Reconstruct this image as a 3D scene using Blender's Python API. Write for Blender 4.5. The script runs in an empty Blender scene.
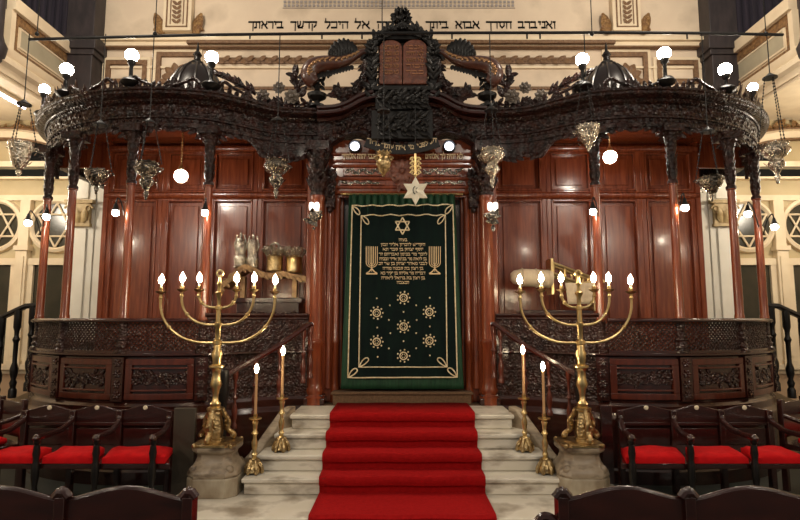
import bpy, bmesh, math, random
from mathutils import Vector, Matrix
random.seed(7)
V = Vector
sc = bpy.context.scene
COL = sc.collection
PI = math.pi
FOC, PITCH, CAMZ = 552.0, math.radians(6.2), 1.82
CT, ST = math.cos(PITCH), math.sin(PITCH)

def W(px, py, d):
    """a point at depth d that the photograph shows at (px, py)"""
    u = (px-402)/FOC; v = (260-py)/FOC
    den = CT - v*ST
    return V((u*d/den, d, CAMZ + d*(ST+v*CT)/den))
def K(d): return d/FOC

# ------------------------------------------------------------------ materials
def mat(name, base, rough=.5, metal=0, coat=0, c2=None, nscale=6, stretch=(1,1,1), bump=None, emit=None, spec=.5, c3=None):
    m = bpy.data.materials.new(name); m.use_nodes = True
    nt = m.node_tree; b = nt.nodes['Principled BSDF']
    b.inputs['Base Color'].default_value = (*base, 1)
    b.inputs['Roughness'].default_value = rough
    b.inputs['Metallic'].default_value = metal
    b.inputs['Coat Weight'].default_value = coat
    b.inputs['Coat Roughness'].default_value = .12
    b.inputs['Specular IOR Level'].default_value = spec
    tc = nt.nodes.new('ShaderNodeTexCoord'); mp = nt.nodes.new('ShaderNodeMapping')
    nt.links.new(tc.outputs['Object'], mp.inputs['Vector']); mp.inputs['Scale'].default_value = stretch
    if c2:
        n = nt.nodes.new('ShaderNodeTexNoise'); n.inputs['Scale'].default_value = nscale; n.inputs['Detail'].default_value = 6
        nt.links.new(mp.outputs[0], n.inputs['Vector'])
        r = nt.nodes.new('ShaderNodeValToRGB'); r.color_ramp.elements[0].position = .35; r.color_ramp.elements[1].position = .68
        r.color_ramp.elements[0].color = (*base, 1); r.color_ramp.elements[1].color = (*c2, 1)
        if c3:
            e = r.color_ramp.elements.new(.5); e.color = (*c3, 1)
        nt.links.new(n.outputs['Fac'], r.inputs[0]); nt.links.new(r.outputs[0], b.inputs['Base Color'])
    if bump:
        kind, s, st = bump[:3]
        if kind == 'voronoi':
            t = nt.nodes.new('ShaderNodeTexVoronoi'); t.inputs['Scale'].default_value = s; out = t.outputs['Distance']
        elif kind == 'wave':
            t = nt.nodes.new('ShaderNodeTexWave'); t.inputs['Scale'].default_value = s; t.inputs['Distortion'].default_value = 6; t.inputs['Detail'].default_value = 3; out = t.outputs['Fac']
        else:
            t = nt.nodes.new('ShaderNodeTexNoise'); t.inputs['Scale'].default_value = s; t.inputs['Detail'].default_value = 4; out = t.outputs['Fac']
        nt.links.new(tc.outputs['Object'], t.inputs['Vector'])
        bp = nt.nodes.new('ShaderNodeBump'); bp.inputs['Strength'].default_value = st
        bp.inputs['Distance'].default_value = bump[3] if len(bump) > 3 else .02
        nt.links.new(out, bp.inputs['Height']); nt.links.new(bp.outputs[0], b.inputs['Normal'])
    if emit:
        b.inputs['Emission Color'].default_value = (*emit[0], 1); b.inputs['Emission Strength'].default_value = emit[1]
    return m

MAH = mat('mahogany', (.145,.028,.010), .25, coat=.4, c2=(.26,.060,.021), nscale=5, stretch=(5,5,.5), bump=('noise', 14, .06))
MAHD = mat('dark_mahogany', (.020,.0045,.0028), .24, coat=.5, c2=(.042,.008,.0045), nscale=6, stretch=(3,3,.7))
CARV = mat('carved_dark_wood', (.0075,.0032,.0026), .38, coat=.12, spec=.32, c2=(.034,.0075,.004), nscale=12, bump=('voronoi', 26, .6, .03))
MAHM = mat('aged_mahogany', (.060,.011,.0055), .28, coat=.4, c2=(.105,.020,.009), nscale=5, stretch=(5,5,.5))
CARVP = mat('carved_panel_wood', (.016,.0045,.003), .3, coat=.35, c2=(.042,.009,.005), nscale=10, bump=('voronoi', 34, .8, .03))
EBON = mat('blackened_wood', (.006,.0045,.004), .4, coat=.08, spec=.3, bump=('noise', 30, .15))
TABL = mat('tablet_wood', (.20,.065,.036), .36, c2=(.11,.035,.022), nscale=20, bump=('noise', 40, .4))
CREAM = mat('cream_wall_paint', (.62,.50,.375), .75, c2=(.50,.40,.295), nscale=1.3, c3=(.66,.54,.405), bump=('noise', 9, .05))
PALE = mat('pale_moulding_paint', (.74,.62,.44), .6, c2=(.64,.52,.36), nscale=3)
WHITE = mat('white_pilaster_paint', (.88,.85,.76), .5, c2=(.82,.78,.68), nscale=3)
OLIVE = mat('ochre_wall_paint', (.50,.41,.25), .75, c2=(.42,.33,.18), nscale=1.5)
GILT = mat('gilded_ornament', (.30,.17,.06), .5, .3, c2=(.16,.075,.03), nscale=14, bump=('voronoi', 30, .7, .03))
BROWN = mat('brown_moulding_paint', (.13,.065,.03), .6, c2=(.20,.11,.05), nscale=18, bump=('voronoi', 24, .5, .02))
BLACKP = mat('black_paint', (.008,.008,.008), .9, spec=.1)
NAVY = mat('dark_blue_hanging', (.016,.014,.024), .8, c2=(.034,.026,.044), nscale=3, stretch=(6,6,.4))
PIER = mat('dark_marble_pier', (.018,.014,.016), .5, c2=(.036,.026,.028), nscale=4, stretch=(3,3,1))
GLASSD = mat('dark_window_glass', (.022,.022,.014), .2, c2=(.040,.034,.022), nscale=2)
MARB = mat('veined_marble', (.66,.61,.51), .34, c2=(.30,.25,.19), nscale=3.2, c3=(.70,.65,.56), stretch=(1,1,2.5), bump=('noise', 12, .05))
STONE = mat('worn_stone', (.26,.20,.14), .38, c2=(.085,.055,.034), nscale=5, c3=(.34,.27,.19), stretch=(1,1,2.5), bump=('noise', 9, .2))
CARPET = mat('red_carpet_pile', (.36,.007,.008), .95, c2=(.29,.005,.006), nscale=30, bump=('noise', 260, .3), spec=.1)
PEW = mat('dark_pew_wood', (.018,.004,.003), .26, coat=.3, c2=(.038,.0075,.005), nscale=6, stretch=(.7,3,3))
CUSH = mat('red_cushion_cloth', (.55,.006,.008), .9, c2=(.44,.004,.006), nscale=14, bump=('noise', 60, .12), spec=.15)
VELV = mat('dark_green_velvet', (.0025,.0072,.0075), .9, c2=(.0032,.011,.009), nscale=5, stretch=(3,3,.6), spec=.15)
GREEN = mat('green_satin_border', (.007,.034,.016), .6, c2=(.012,.055,.024), nscale=7, stretch=(6,6,.4), spec=.3)
CORD = mat('cream_gold_embroidery', (.80,.70,.50), .6, c2=(.58,.44,.24), nscale=30)
EMB = mat('gold_thread', (.74,.56,.34), .5, .15, c2=(.70,.54,.32), nscale=40)
BRASS = mat('polished_brass', (.78,.60,.30), .3, 1, c2=(.66,.47,.20), nscale=9, bump=('noise', 20, .08))
OLDB = mat('old_brass', (.58,.43,.22), .34, 1, c2=(.30,.20,.09), nscale=14, bump=('voronoi', 34, .35, .02))
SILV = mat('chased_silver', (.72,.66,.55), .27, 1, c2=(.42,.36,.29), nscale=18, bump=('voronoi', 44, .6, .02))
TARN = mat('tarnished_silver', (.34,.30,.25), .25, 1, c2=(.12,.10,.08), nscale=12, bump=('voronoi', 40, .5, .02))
IRON = mat('black_iron', (.012,.011,.011), .45, .4)
STAR = mat('pale_star_shade', (.86,.80,.66), .4, c2=(.80,.73,.58), nscale=6)
WAX = mat('candle_wax', (.62,.36,.17), .5)
WAXW = mat('white_candle_tube', (.80,.72,.58), .5)
CLOTH = mat('cream_cloth', (.70,.57,.40), .7, c2=(.60,.47,.32), nscale=12)
BASEB = mat('stained_pale_stone', (.46,.40,.30), .42, c2=(.20,.145,.09), nscale=6, stretch=(1,1,.5), bump=('noise', 12, .1))
DOME = mat('dark_dome_wood', (.012,.007,.006), .3, coat=.2)
MATT = mat('brown_doormat', (.10,.055,.028), .9, c2=(.15,.085,.045), nscale=40, bump=('noise', 120, .4))
FLOOR = mat('dark_green_floor', (.012,.018,.016), .4, c2=(.022,.026,.022), nscale=4)
OLVW = mat('faded_end_panel_wood', (.060,.045,.028), .5, c2=(.045,.034,.022), nscale=6)
BONE = mat('ivory_number_disc', (.75,.66,.48), .4)
def lamp(name, col, s): return mat(name, (.9,.88,.82), .3, emit=(col, s))
GLOBE = lamp('lit_opal_globe', (1,.91,.77), 55)
BULB = lamp('lit_bulb', (1,.86,.66), 100)
FLAME = lamp('lit_candle_flame', (1,.80,.52), 110)
TUBE = lamp('lit_fluorescent_tube', (.86,.84,1), 14)
COOL = lamp('lit_cool_bulb', (.86,.88,1), 3.5)

# ------------------------------------------------------------------ mesh builder
MIR = False
class MB:
    def __init__(s): s.v = []; s.f = []
    def add(s, vs, fs, M=None):
        o = len(s.v)
        s.v += [(M @ V(p)) if M else V(p) for p in vs]
        s.f += [[i+o for i in f] for f in fs]
        return s
    def box(s, c, sz, rz=0, M=None):
        x, y, z = [q/2 for q in sz]
        R = Matrix.Translation(V(c)) @ (M or Matrix.Rotation(rz, 4, 'Z'))
        vs = [(i*x, j*y, k*z) for i in (-1,1) for j in (-1,1) for k in (-1,1)]
        return s.add(vs, [(0,1,3,2),(4,6,7,5),(0,4,5,1),(2,3,7,6),(0,2,6,4),(1,5,7,3)], R)
    def bb(s, x0, x1, y0, y1, z0, z1):
        return s.box(((x0+x1)/2,(y0+y1)/2,(z0+z1)/2), (abs(x1-x0),abs(y1-y0),abs(z1-z0)))
    def lathe(s, prof, c=(0,0,0), n=16, M=None, sq=None):
        T = Matrix.Translation(V(c)) @ (M or Matrix())
        vs = []; fs = []
        for r, z in prof:
            for k in range(n):
                a = 2*PI*(k+.5)/n
                vs.append((r*math.cos(a), r*math.sin(a), z))
        for i in range(len(prof)-1):
            for k in range(n):
                a, b = i*n+k, i*n+(k+1)%n
                fs.append((a, b, b+n, a+n))
        if prof[0][0] > 1e-5: fs.append(tuple(range(n))[::-1])
        if prof[-1][0] > 1e-5: fs.append(tuple(range((len(prof)-1)*n, len(prof)*n)))
        return s.add(vs, fs, T)
    def ball(s, c, r, n=10, sz=1):
        m = max(5, n//2+1)
        prof = [(max(r*math.sin(PI*i/m), 1e-6), -r*sz*math.cos(PI*i/m)) for i in range(m+1)]
        return s.lathe(prof, c, n)
    def tube(s, pts, r, n=8, flat=None, up=None, closed=False):
        pts = [V(p) for p in pts]; N = len(pts)
        rs = r if isinstance(r, (list, tuple)) else [r]*N
        vs = []; fs = []; prev = None
        for i, p in enumerate(pts):
            if closed: t = pts[(i+1)%N]-pts[i-1]
            else: t = pts[min(i+1, N-1)]-pts[max(i-1, 0)]
            if t.length < 1e-9: t = V((0,0,1))
            t.normalize()
            if up is not None: b = V(up)
            elif prev is None: b = V((0,0,1)) if abs(t.z) < .9 else V((0,1,0))
            else: b = prev
            a = t.cross(b)
            if a.length < 1e-6: a = t.cross(V((.3,.8,.5)))
            a.normalize(); b = a.cross(t).normalized(); prev = b
            fl = 1 if flat is None else flat
            for k in range(n):
                th = 2*PI*k/n
                vs.append(p + a*math.cos(th)*rs[i] + b*math.sin(th)*rs[i]*fl)
        L = N if closed else N-1
        for i in range(L):
            for k in range(n):
                p0, p1 = i*n+k, i*n+(k+1)%n
                q0, q1 = ((i+1)%N)*n+k, ((i+1)%N)*n+(k+1)%n
                fs.append((p0,p1,q1,q0))
        if not closed:
            fs.append(tuple(range(n))[::-1]); fs.append(tuple(range((N-1)*n, N*n)))
        return s.add(vs, fs)
    def sweep(s, path, prof, axis=(0,0,1), closed_prof=False, caps=True):
        path = [V(p) for p in path]; ax = V(axis); n = len(prof); vs = []; fs = []
        for i, p in enumerate(path):
            t = path[min(i+1, len(path)-1)]-path[max(i-1, 0)]
            lat = t.cross(ax).normalized()
            for a, b in prof: vs.append(p + lat*a + ax*b)
        m = n if closed_prof else n-1
        for i in range(len(path)-1):
            for k in range(m):
                a, b = i*n+k, i*n+(k+1)%n
                fs.append((a, b, b+n, a+n))
        if caps and closed_prof:
            fs.append(tuple(range(n))[::-1]); fs.append(tuple(range((len(path)-1)*n, len(path)*n)))
        return s.add(vs, fs)
    def prism(s, poly, y0, y1):
        n = len(poly)
        vs = [(x, y0, z) for x, z in poly]+[(x, y1, z) for x, z in poly]
        fs = [tuple(range(n)), tuple(range(n, 2*n))[::-1]]+[(i, (i+1)%n+0, (i+1)%n+n, i+n) for i in range(n)]
        return s.add(vs, fs)
    def leaf(s, p, d, up, L, w, curl=.5, th=.35):
        """a curled solid carved leaf"""
        p = V(p); d = V(d).normalized(); up = V(up).normalized()
        pts = []; rs = []
        for i in range(6):
            t = i/5
            pts.append(p + d*(L*(t-.12*curl*t*t)) + up*(L*curl*(.9*t*t - .55*t**3 + .12*t)))
            rs.append(max(w*.5*math.sin(PI*(.16+.80*t))**.8, .0015))
        return s.tube(pts, rs, 6, flat=th, up=up)
    def scroll(s, c, r0, u, v, turns=1.6, r=.012, start=0, r1=.15, n=26):
        c = V(c); u = V(u); v = V(v); pts = []; rs = []
        for i in range(n):
            t = i/(n-1); a = start+turns*2*PI*t; rr = r0*(1-(1-r1)*t)
            pts.append(c+u*(rr*math.cos(a))+v*(rr*math.sin(a))); rs.append(r*(1-.45*t))
        return s.tube(pts, rs, 6)
    def rosette(s, c, nrm, r, k=8):
        nrm = V(nrm).normalized(); u = nrm.cross(V((0,0,1)))
        if u.length < 1e-4: u = V((1,0,0))
        u.normalize(); v = u.cross(nrm)
        for i in range(k):
            a = 2*PI*i/k
            d = u*math.cos(a)+v*math.sin(a)
            s.leaf(V(c)+d*r*.15, d, nrm, r*.9, r*.62, .25, .4)
        s.ball(V(c)+nrm*r*.12, r*.28, 8)
        return s
    def foliage(s, path, size, step, nrm, seed=0, spread=1.0):
        """carved acanthus leaves along a path"""
        rnd = random.Random(seed); path = [V(p) for p in path]; nrm = V(nrm).normalized()
        for i in range(len(path)-1):
            a, b = path[i], path[i+1]; t = (b-a); L = t.length
            if L < 1e-6: continue
            t.normalize(); sd = t.cross(nrm).normalized()
            for k in range(max(1, int(L/step))):
                p = a+t*L*(k+rnd.random())/max(1, int(L/step))
                for q in (-1, 1):
                    d = t*(.5+rnd.random()*.5)+sd*q*spread*(.5+.7*rnd.random())+nrm*.2*rnd.random()
                    s.leaf(p, d, nrm, size*(.7+.6*rnd.random()), size*.5, .3+.5*rnd.random())
                if rnd.random() < .5: s.ball(p+nrm*size*.2, size*.2, 6)
        return s
    def sym(s):
        n = len(s.v)
        s.v += [V((-p.x, p.y, p.z)) for p in s.v[:n]]
        s.f += [[i+n for i in f][::-1] for f in s.f]
        return s
    def build(s, name, m, parent=None, bevel=0, ang=38, label=None, smooth=True, sub=0):
        me = bpy.data.meshes.new(name)
        vs = [(-p[0], p[1], p[2]) for p in s.v] if MIR else [tuple(p) for p in s.v]
        me.from_pydata(vs, [], s.f); me.materials.append(m)
        b = bmesh.new(); b.from_mesh(me)
        bmesh.ops.recalc_face_normals(b, faces=b.faces); b.to_mesh(me); b.free()
        if smooth:
            me.shade_smooth(); me.set_sharp_from_angle(angle=math.radians(ang))
        o = bpy.data.objects.new(name, me); COL.objects.link(o)
        if parent:
            o.parent = parent
            w = Matrix(); p = parent
            while p: w = w @ Matrix(); p = p.parent
            o.matrix_parent_inverse = WM[parent.name].inverted()
        WM[o.name] = Matrix()
        if bevel:
            md = o.modifiers.new('bevel', 'BEVEL'); md.width = bevel; md.segments = 2; md.limit_method = 'ANGLE'
        if sub:
            md = o.modifiers.new('sub', 'SUBSURF'); md.levels = sub; md.render_levels = sub
        if label: o['label'] = label
        return o
WM = {}
def tag(o, label, cat, group=None):
    o['label'] = label; o['category'] = cat
    if group: o['group'] = group
    return o
def thing(name, loc, label, cat, group=None):
    o = bpy.data.objects.new(name, None); COL.objects.link(o)
    l = V(loc)
    if MIR: l = V((-l.x, l.y, l.z))
    o.location = l; o.empty_display_size = .1; WM[o.name] = Matrix.Translation(l)
    return tag(o, label, cat, group)
def struct(o): o['kind'] = 'structure'; return o
def B(x0,x1,y0,y1,z0,z1,name,m,parent=None,bevel=0,label=None):
    return MB().bb(x0,x1,y0,y1,z0,z1).build(name, m, parent, bevel, label=label)
GL = {  # Hebrew block letters as strokes: width, strokes
'א':(.85,[[(.02,1),(.82,0)],[(.76,1),(.72,.66),(.52,.42)],[(.06,0),(.06,.4),(.30,.66)]]),'ב':(.8,[[(0,.9),(.6,.9)],[(.6,.9),(.6,.1)],[(0,.09),(.8,.09)]]),
'ג':(.5,[[(.1,.9),(.4,.9)],[(.4,.9),(.46,0)],[(.42,.35),(.05,.05)]]),'ד':(.75,[[(0,.9),(.75,.9)],[(.6,.9),(.6,0)]]),'ה':(.75,[[(0,.9),(.72,.9)],[(.68,.9),(.68,0)],[(.1,.58),(.1,0)]]),
'ו':(.28,[[(0,.9),(.24,.9)],[(.2,.9),(.2,0)]]),'ז':(.4,[[(0,.95),(.4,.85)],[(.2,.9),(.2,0)]]),'ח':(.75,[[(0,.9),(.74,.9)],[(.68,.9),(.68,0)],[(.1,.9),(.1,0)]]),
'ט':(.78,[[(.1,1),(.08,.3),(.2,.09)],[(.15,.09),(.65,.09)],[(.7,.09),(.7,.8)],[(.7,.9),(.4,.9),(.4,.62)]]),'י':(.27,[[(0,.93),(.22,.9)],[(.2,.93),(.18,.52)]]),
'כ':(.7,[[(0,.9),(.6,.9)],[(.64,.88),(.64,.12)],[(0,.09),(.6,.09)]]),'ך':(.7,[[(0,.9),(.66,.9)],[(.6,.9),(.6,-.35)]]),'ל':(.68,[[(.08,1.42),(.08,.88)],[(.02,.9),(.62,.9)],[(.62,.9),(.58,.5),(.3,0)]]),
'מ':(.8,[[(.02,.97),(.16,.6),(.05,0)],[(.15,.72),(.42,.92),(.72,.8)],[(.72,.84),(.72,.08)],[(.74,.09),(.36,.09)]]),'ם':(.75,[[(0,.9),(.7,.9)],[(.66,.9),(.66,.08)],[(.08,.09),(.7,.09)],[(.1,.9),(.1,.08)]]),
'נ':(.48,[[(.12,.9),(.44,.9)],[(.42,.9),(.42,.1)],[(.46,.09),(0,.09)]]),'ן':(.28,[[(0,.9),(.24,.9)],[(.2,.9),(.2,-.35)]]),'ס':(.8,[[(0,.9),(.76,.9)],[(.08,.9),(.14,.35),(.4,.07)],[(.72,.9),(.68,.35),(.4,.07)]]),
'ע':(.75,[[(.7,1),(.6,.4),(.08,-.02)],[(.12,1),(.24,.6),(.42,.28)]]),'פ':(.72,[[(.05,.9),(.62,.9)],[(.66,.88),(.66,.1)],[(0,.09),(.64,.09)],[(.1,.9),(.1,.56),(.36,.5)]]),
'ף':(.72,[[(.05,.9),(.65,.9)],[(.62,.9),(.62,-.35)],[(.1,.9),(.1,.56),(.34,.5)]]),'צ':(.75,[[(.05,1),(.62,.12)],[(.7,1),(.64,.7),(.42,.5)],[(0,.09),(.68,.09)]]),'ק':(.78,[[(0,.9),(.7,.9)],[(.68,.9),(.62,.45),(.4,.18)],[(.12,.6),(.12,-.35)]]),
'ר':(.7,[[(0,.9),(.6,.9)],[(.64,.9),(.64,0)]]),'ש':(.92,[[(.05,1),(.12,.3),(.3,.09)],[(.45,1),(.42,.5),(.18,.2)],[(.86,1),(.8,.3),(.62,.09)],[(.2,.09),(.7,.09)]]),'ת':(.82,[[(0,.9),(.72,.9)],[(.7,.9),(.7,0)],[(.2,.9),(.2,.12),(0,.08)]])}
def txt(t, size, x, y, z, m, name, parent=None, ext=.003, width=None, rot=0, heavy=0, collect=None):
    """Hebrew set right to left in block letters, centred on x with its baseline at z, facing the hall"""
    mb = collect if collect is not None else MB()
    h = size*.56; pen = 0; segs = []
    for ch in t[::-1]:
        if ch == ' ': pen += .42; continue
        w, st = GL[ch]
        for pl in st:
            for a, b in zip(pl[:-1], pl[1:]): segs.append((a[0]+pen, a[1], b[0]+pen, b[1]))
        pen += w+.17
    tot = pen-.17; sx = (width/tot) if width else h
    for x0, z0, x1, z1 in segs:
        dx, dz = (x1-x0)*sx, (z1-z0)*h; L = math.hypot(dx, dz)
        if L < 1e-6: continue
        ux, uz = dx/L, dz/L; hw = h*(.062+.062*abs(ux)); e = hw*.8
        ax, az = x-tot*sx/2+x0*sx-ux*e, z+z0*h-uz*e; bx, bz = x-tot*sx/2+x1*sx+ux*e, z+z1*h+uz*e
        vs = [(px_-uz*hw*q, yy, pz_+ux*hw*q) for yy in (y-ext, y+ext) for px_, pz_, q in ((ax,az,-1),(bx,bz,-1),(bx,bz,1),(ax,az,1))]
        mb.add(vs, [(0,1,2,3),(7,6,5,4),(0,4,5,1),(1,5,6,2),(2,6,7,3),(3,7,4,0)])
    if collect is None: return mb.build(name, m, parent, smooth=False)

def spline(pts, n=8):
    pts = [V(p) for p in pts]; out = []
    for i in range(len(pts)-1):
        p0, p1, p2, p3 = pts[max(i-1,0)], pts[i], pts[i+1], pts[min(i+2, len(pts)-1)]
        for k in range(n):
            t = k/n
            out.append(.5*((2*p1)+(p2-p0)*t+(2*p0-5*p1+4*p2-p3)*t*t+(3*p1-p0-3*p2+p3)*t**3))
    out.append(pts[-1]); return out

# ------------------------------------------------------------------ setting
DB = 9.9                      # depth of the back wall
struct(MB().bb(-9, 9, -3, DB, -.1, 0).build('floor', FLOOR))
struct(MB().bb(-5.62, 5.62, DB, DB+.2, 0, 8.6).build('wall_back', CREAM))
for s, nm in ((-1,'left'), (1,'right')):
    MIR = s > 0
    m = MB().bb(-9, -5.62, DB, DB+.2, 0, 5.56)
    struct(m.build('wall_aisle_'+nm, OLIVE))
    m = MB().bb(-9, -5.62, DB+.02, DB+.22, 5.56, 8.6)
    for k in range(22): m.tube([(-8.9+.15*k, DB, 5.6), (-8.9+.15*k, DB, 8.6)], .05, 6)
    struct(m.build('wall_gallery_'+nm, NAVY))
    # gallery parapet along the side of the hall
    g = MB()
    g.bb(-6.5, -6.1, 8.1, DB, 5.95, 6.62)
    pr = [(0,5.56),(.03,5.56),(.05,5.66),(.12,5.70),(.12,5.78),(.06,5.84),(.10,5.90),(.10,5.97),(0,6.0)]
    g.sweep([(-6.1, 2.0, 0), (-6.1, DB, 0)], pr)
    g.bb(-6.14, -6.0, 8.1, DB, 6.62, 6.82); g.bb(-6.13, -6.05, 8.1, 8.2, 5.97, 6.7)
    g.bb(-9, -6.1, 2.0, DB, 5.5, 5.62)
    struct(g.build('trim_gallery_'+nm, PALE))
    f = MB()
    for z0, z1, w in ((6.46,6.62,.03), (6.00,6.06,.03)): f.bb(-6.1, -6.1+w, 8.24, DB-.05, z0, z1)
    f.bb(-6.1, -6.07, 8.22, 8.29, 6.06, 6.46); f.bb(-6.1,-6.07, DB-.14, DB-.06, 6.06, 6.46)
    struct(f.build('trim_gallery_frame_'+nm, mat('gold_brown_band_'+nm, (.30,.17,.07), .55, .2, c2=(.13,.065,.03), nscale=22, bump=('voronoi', 22, .5, .02))))
    struct(MB().bb(-6.1,-6.085,8.37,DB-.18,6.14,6.42).build('trim_gallery_field_'+nm, mat('grey_green_field_'+nm, (.42,.37,.26), .75, c2=(.34,.30,.21), nscale=3)))
    f = MB()
    for z0, z1 in ((6.42,6.45), (6.11,6.14)): f.bb(-6.1, -6.075, 8.34, DB-.18, z0, z1)
    f.bb(-6.1,-6.075, 8.34, 8.37, 6.14, 6.42)
    struct(f.build('trim_gallery_bead_'+nm, PALE))
    c = MB().lathe([(.02,5.55),(.16,5.72),(.19,5.9),(.14,6.0),(.12,6.1),(.12,8.5)], (-6.12, 7.86, 0), 16)
    struct(c.build('trim_gallery_column_'+nm, PIER))
    # pier: white pilaster below, dark shaft above
    p = MB().bb(-5.92, -5.42, DB-.30, DB, 0, 5.5); p.bb(-5.42,-5.05,DB-.28,DB,0,5.5); p.bb(-5.80,-5.54, DB-.33, DB-.29, .9, 3.42); p.bb(-5.80,-5.54, DB-.33, DB-.29, 3.95, 5.4)
    struct(p.build('trim_pilaster_'+nm, WHITE, bevel=.01))
    p = MB().bb(-5.86,-5.48, DB-.36, DB-.3, 3.5, 3.86); p.bb(-5.92,-5.42, DB-.40, DB-.3, 3.86, 3.92); p.bb(-5.88,-5.46,DB-.38,DB-.3,3.45,3.5)
    for q in (-1,1):
        p.scroll((-5.67+q*.17, DB-.37, 3.76), .075, (q,0,0), (0,0,1), 1.4, .02)
        p.leaf((-5.67+q*.08, DB-.37, 3.52), (q*.25,0,1), (0,-1,0), .26, .12)
    p.leaf((-5.67, DB-.37, 3.52), (0,0,1), (0,-1,0), .24, .13)
    struct(p.build('trim_capital_'+nm, mat('cream_gilt_'+nm, (.62,.47,.24), .5, c2=(.34,.22,.08), nscale=10)))
    p = MB().bb(-6.12, -5.62, DB-.35, DB, 5.5, 8.6); p.bb(-6.2,-5.54,DB-.42,DB,6.7,6.95); p.bb(-6.16,-5.58,DB-.38,DB,6.6,6.72)
    struct(p.build('trim_pier_'+nm, PIER, bevel=.01))
    # arch, ledge and vent of the aisle wall
    a = MB(); arc = [(-7.3+1.9*math.cos(t), DB-.02, 4.2+1.05*math.sin(t)) for t in [PI*(.05+.9*k/24) for k in range(25)]]
    a.sweep(arc, [(-.12,.0),(-.12,.10),(0,.14),(.05,.10),(.05,0)], (0,-1,0))
    struct(a.build('trim_aisle_arch_'+nm, PALE))
    a = MB(); a.sweep([p for p in arc], [(-.15,0),(-.15,.12),(-.12,.12),(-.12,0)], (0,-1,0)); a.sweep([p for p in arc], [(.05,0),(.05,.12),(.075,.12),(.075,0)], (0,-1,0))
    struct(a.build('trim_aisle_arch_line_'+nm, BROWN))
    a = MB().bb(-9,-5.92,DB-.16,DB,4.58,4.68); a.bb(-9,-5.92,DB-.14,DB,4.36,4.40); a.bb(-9,-5.92,DB-.05,DB,3.98,4.08)
    struct(a.build('trim_aisle_ledge_'+nm, PALE))
    struct(MB().bb(-9,-5.95,DB-.12,DB,4.41,4.54).build('trim_aisle_band_'+nm, BLACKP))
    a = MB()
    for k in range(9): a.leaf((-6.95+.09*k-.36, DB-.03, 5.30+.05*math.sin(k*1.7)), (random.uniform(-1,1),0,random.uniform(-.3,1)), (0,-1,0), .22, .13)
    a.foliage([(-7.5,DB-.03,5.28),(-6.6,DB-.03,5.28)], .14, .07, (0,-1,0), 3)
    struct(a.build('trim_aisle_ornament_'+nm, GILT))
    v = MB().bb(-6.95,-6.5, DB-.10, DB-.0, 4.70, 5.02)
    for k in range(6): v.bb(-6.92,-6.53, DB-.12, DB-.08, 4.73+.048*k, 4.75+.048*k)
    tag(v.build('wall_vent', BLACKP), 'dark square vent on the %s aisle wall behind the hanging silver lamp' % nm, 'vent')
    # round star windows with tall windows below
    for i, wx in enumerate((-6.25, -7.35)):
        fr = MB(); ring = [(wx+.46*math.cos(t), DB, 3.52+.46*math.sin(t)) for t in [2*PI*k/40 for k in range(41)]]
        fr.sweep(ring, [(-.055,-.0),(-.055,.05),(-.02,.09),(.03,.07),(.045,.0)], (0,-1,0))
        for r in (0, PI):
            tri = [(wx+.40*math.sin(r+2*PI*k/3), DB-.05, 3.52+.40*math.cos(r+2*PI*k/3)) for k in range(4)]
            for k in range(3): fr.tube([tri[k], tri[k+1]], .018, 6)
        n = 1+i+(0 if s < 0 else 2)
        w = struct(fr.build('window_%d' % n, PALE))
        gl = MB().lathe([(.42,0),(.42,.02)], (wx, DB-.01, 3.52), 32, Matrix.Rotation(PI/2,4,'X'))
        gl.build('star_pane', GLASSD, w)
        fr = MB()
        for q in (-1,1): fr.bb(wx+q*.40-.05, wx+q*.40+.05, DB-.07, DB, 1.05, 2.80)
        fr.bb(wx-.45,wx+.45,DB-.08,DB,2.80,2.92); fr.bb(wx-.48,wx+.48,DB-.12,DB,.96,1.05)
        w = struct(fr.build('window_%d' % (n+4), PALE))
        MB().bb(wx-.36,wx+.36,DB-.02,DB-.01,1.04,2.82).build('tall_pane', GLASSD, w)
    a = MB()
    for wx in (-6.80, -7.9):
        a.bb(wx-.10,wx+.10,DB-.12,DB,.96,3.06); a.bb(wx-.13,wx+.13,DB-.15,DB,3.06,3.14); a.bb(wx-.09,wx+.09,DB-.10,DB,3.14,3.98); a.bb(wx-.12,wx+.12,DB-.14,DB,.96,1.12); a.bb(wx-.06,wx+.06,DB-.14,DB,1.2,2.95)
    struct(a.build('trim_aisle_halfcolumn_'+nm, PALE))
    struct(MB().bb(-9,-5.92,DB-.06,DB,.88,.97).build('trim_dado_'+nm, PALE))
    struct(MB().bb(-9,-5.92,DB-.03,DB,0,.88).build('baseboard_'+nm, mat('dado_'+nm, (.46,.31,.19), .7)))
    struct(MB().bb(-9.2,-9,-3,DB,0,8.6).build('wall_'+nm, CREAM))
MIR = False
# mouldings and framed fields of the wall above the ark
def zz(py, d=DB): return W(402, py, d).z
def xx(px, py, d=DB): return W(px, py, d).x
t = MB()
for y0, y1, o in ((44,49,.10), (40.5,44,.16), (67,69,.04)):
    t.bb(-5.6, 5.6, DB-o, DB, zz(y1), zz(y0))
t.sym() if False else None
struct(t.build('trim_back_cornice', PALE))
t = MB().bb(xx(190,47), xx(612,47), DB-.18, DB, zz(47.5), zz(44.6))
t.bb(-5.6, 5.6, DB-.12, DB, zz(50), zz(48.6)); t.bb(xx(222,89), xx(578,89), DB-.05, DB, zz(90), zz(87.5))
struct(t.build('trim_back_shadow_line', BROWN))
t = MB(); n = 60; x0, x1 = xx(218,60), xx(576,60)
for k in range(n):
    x = x0+(x1-x0)*(k+.5)/n; z = zz(61); t.leaf((x-.06, DB-.03, z), (1,0,.5 if k%2 else -.5), (0,-1,0), .16, .09)
t.bb(x0,x1,DB-.025,DB,zz(64),zz(58)); 
struct(t.build('trim_back_band', BROWN))
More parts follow.
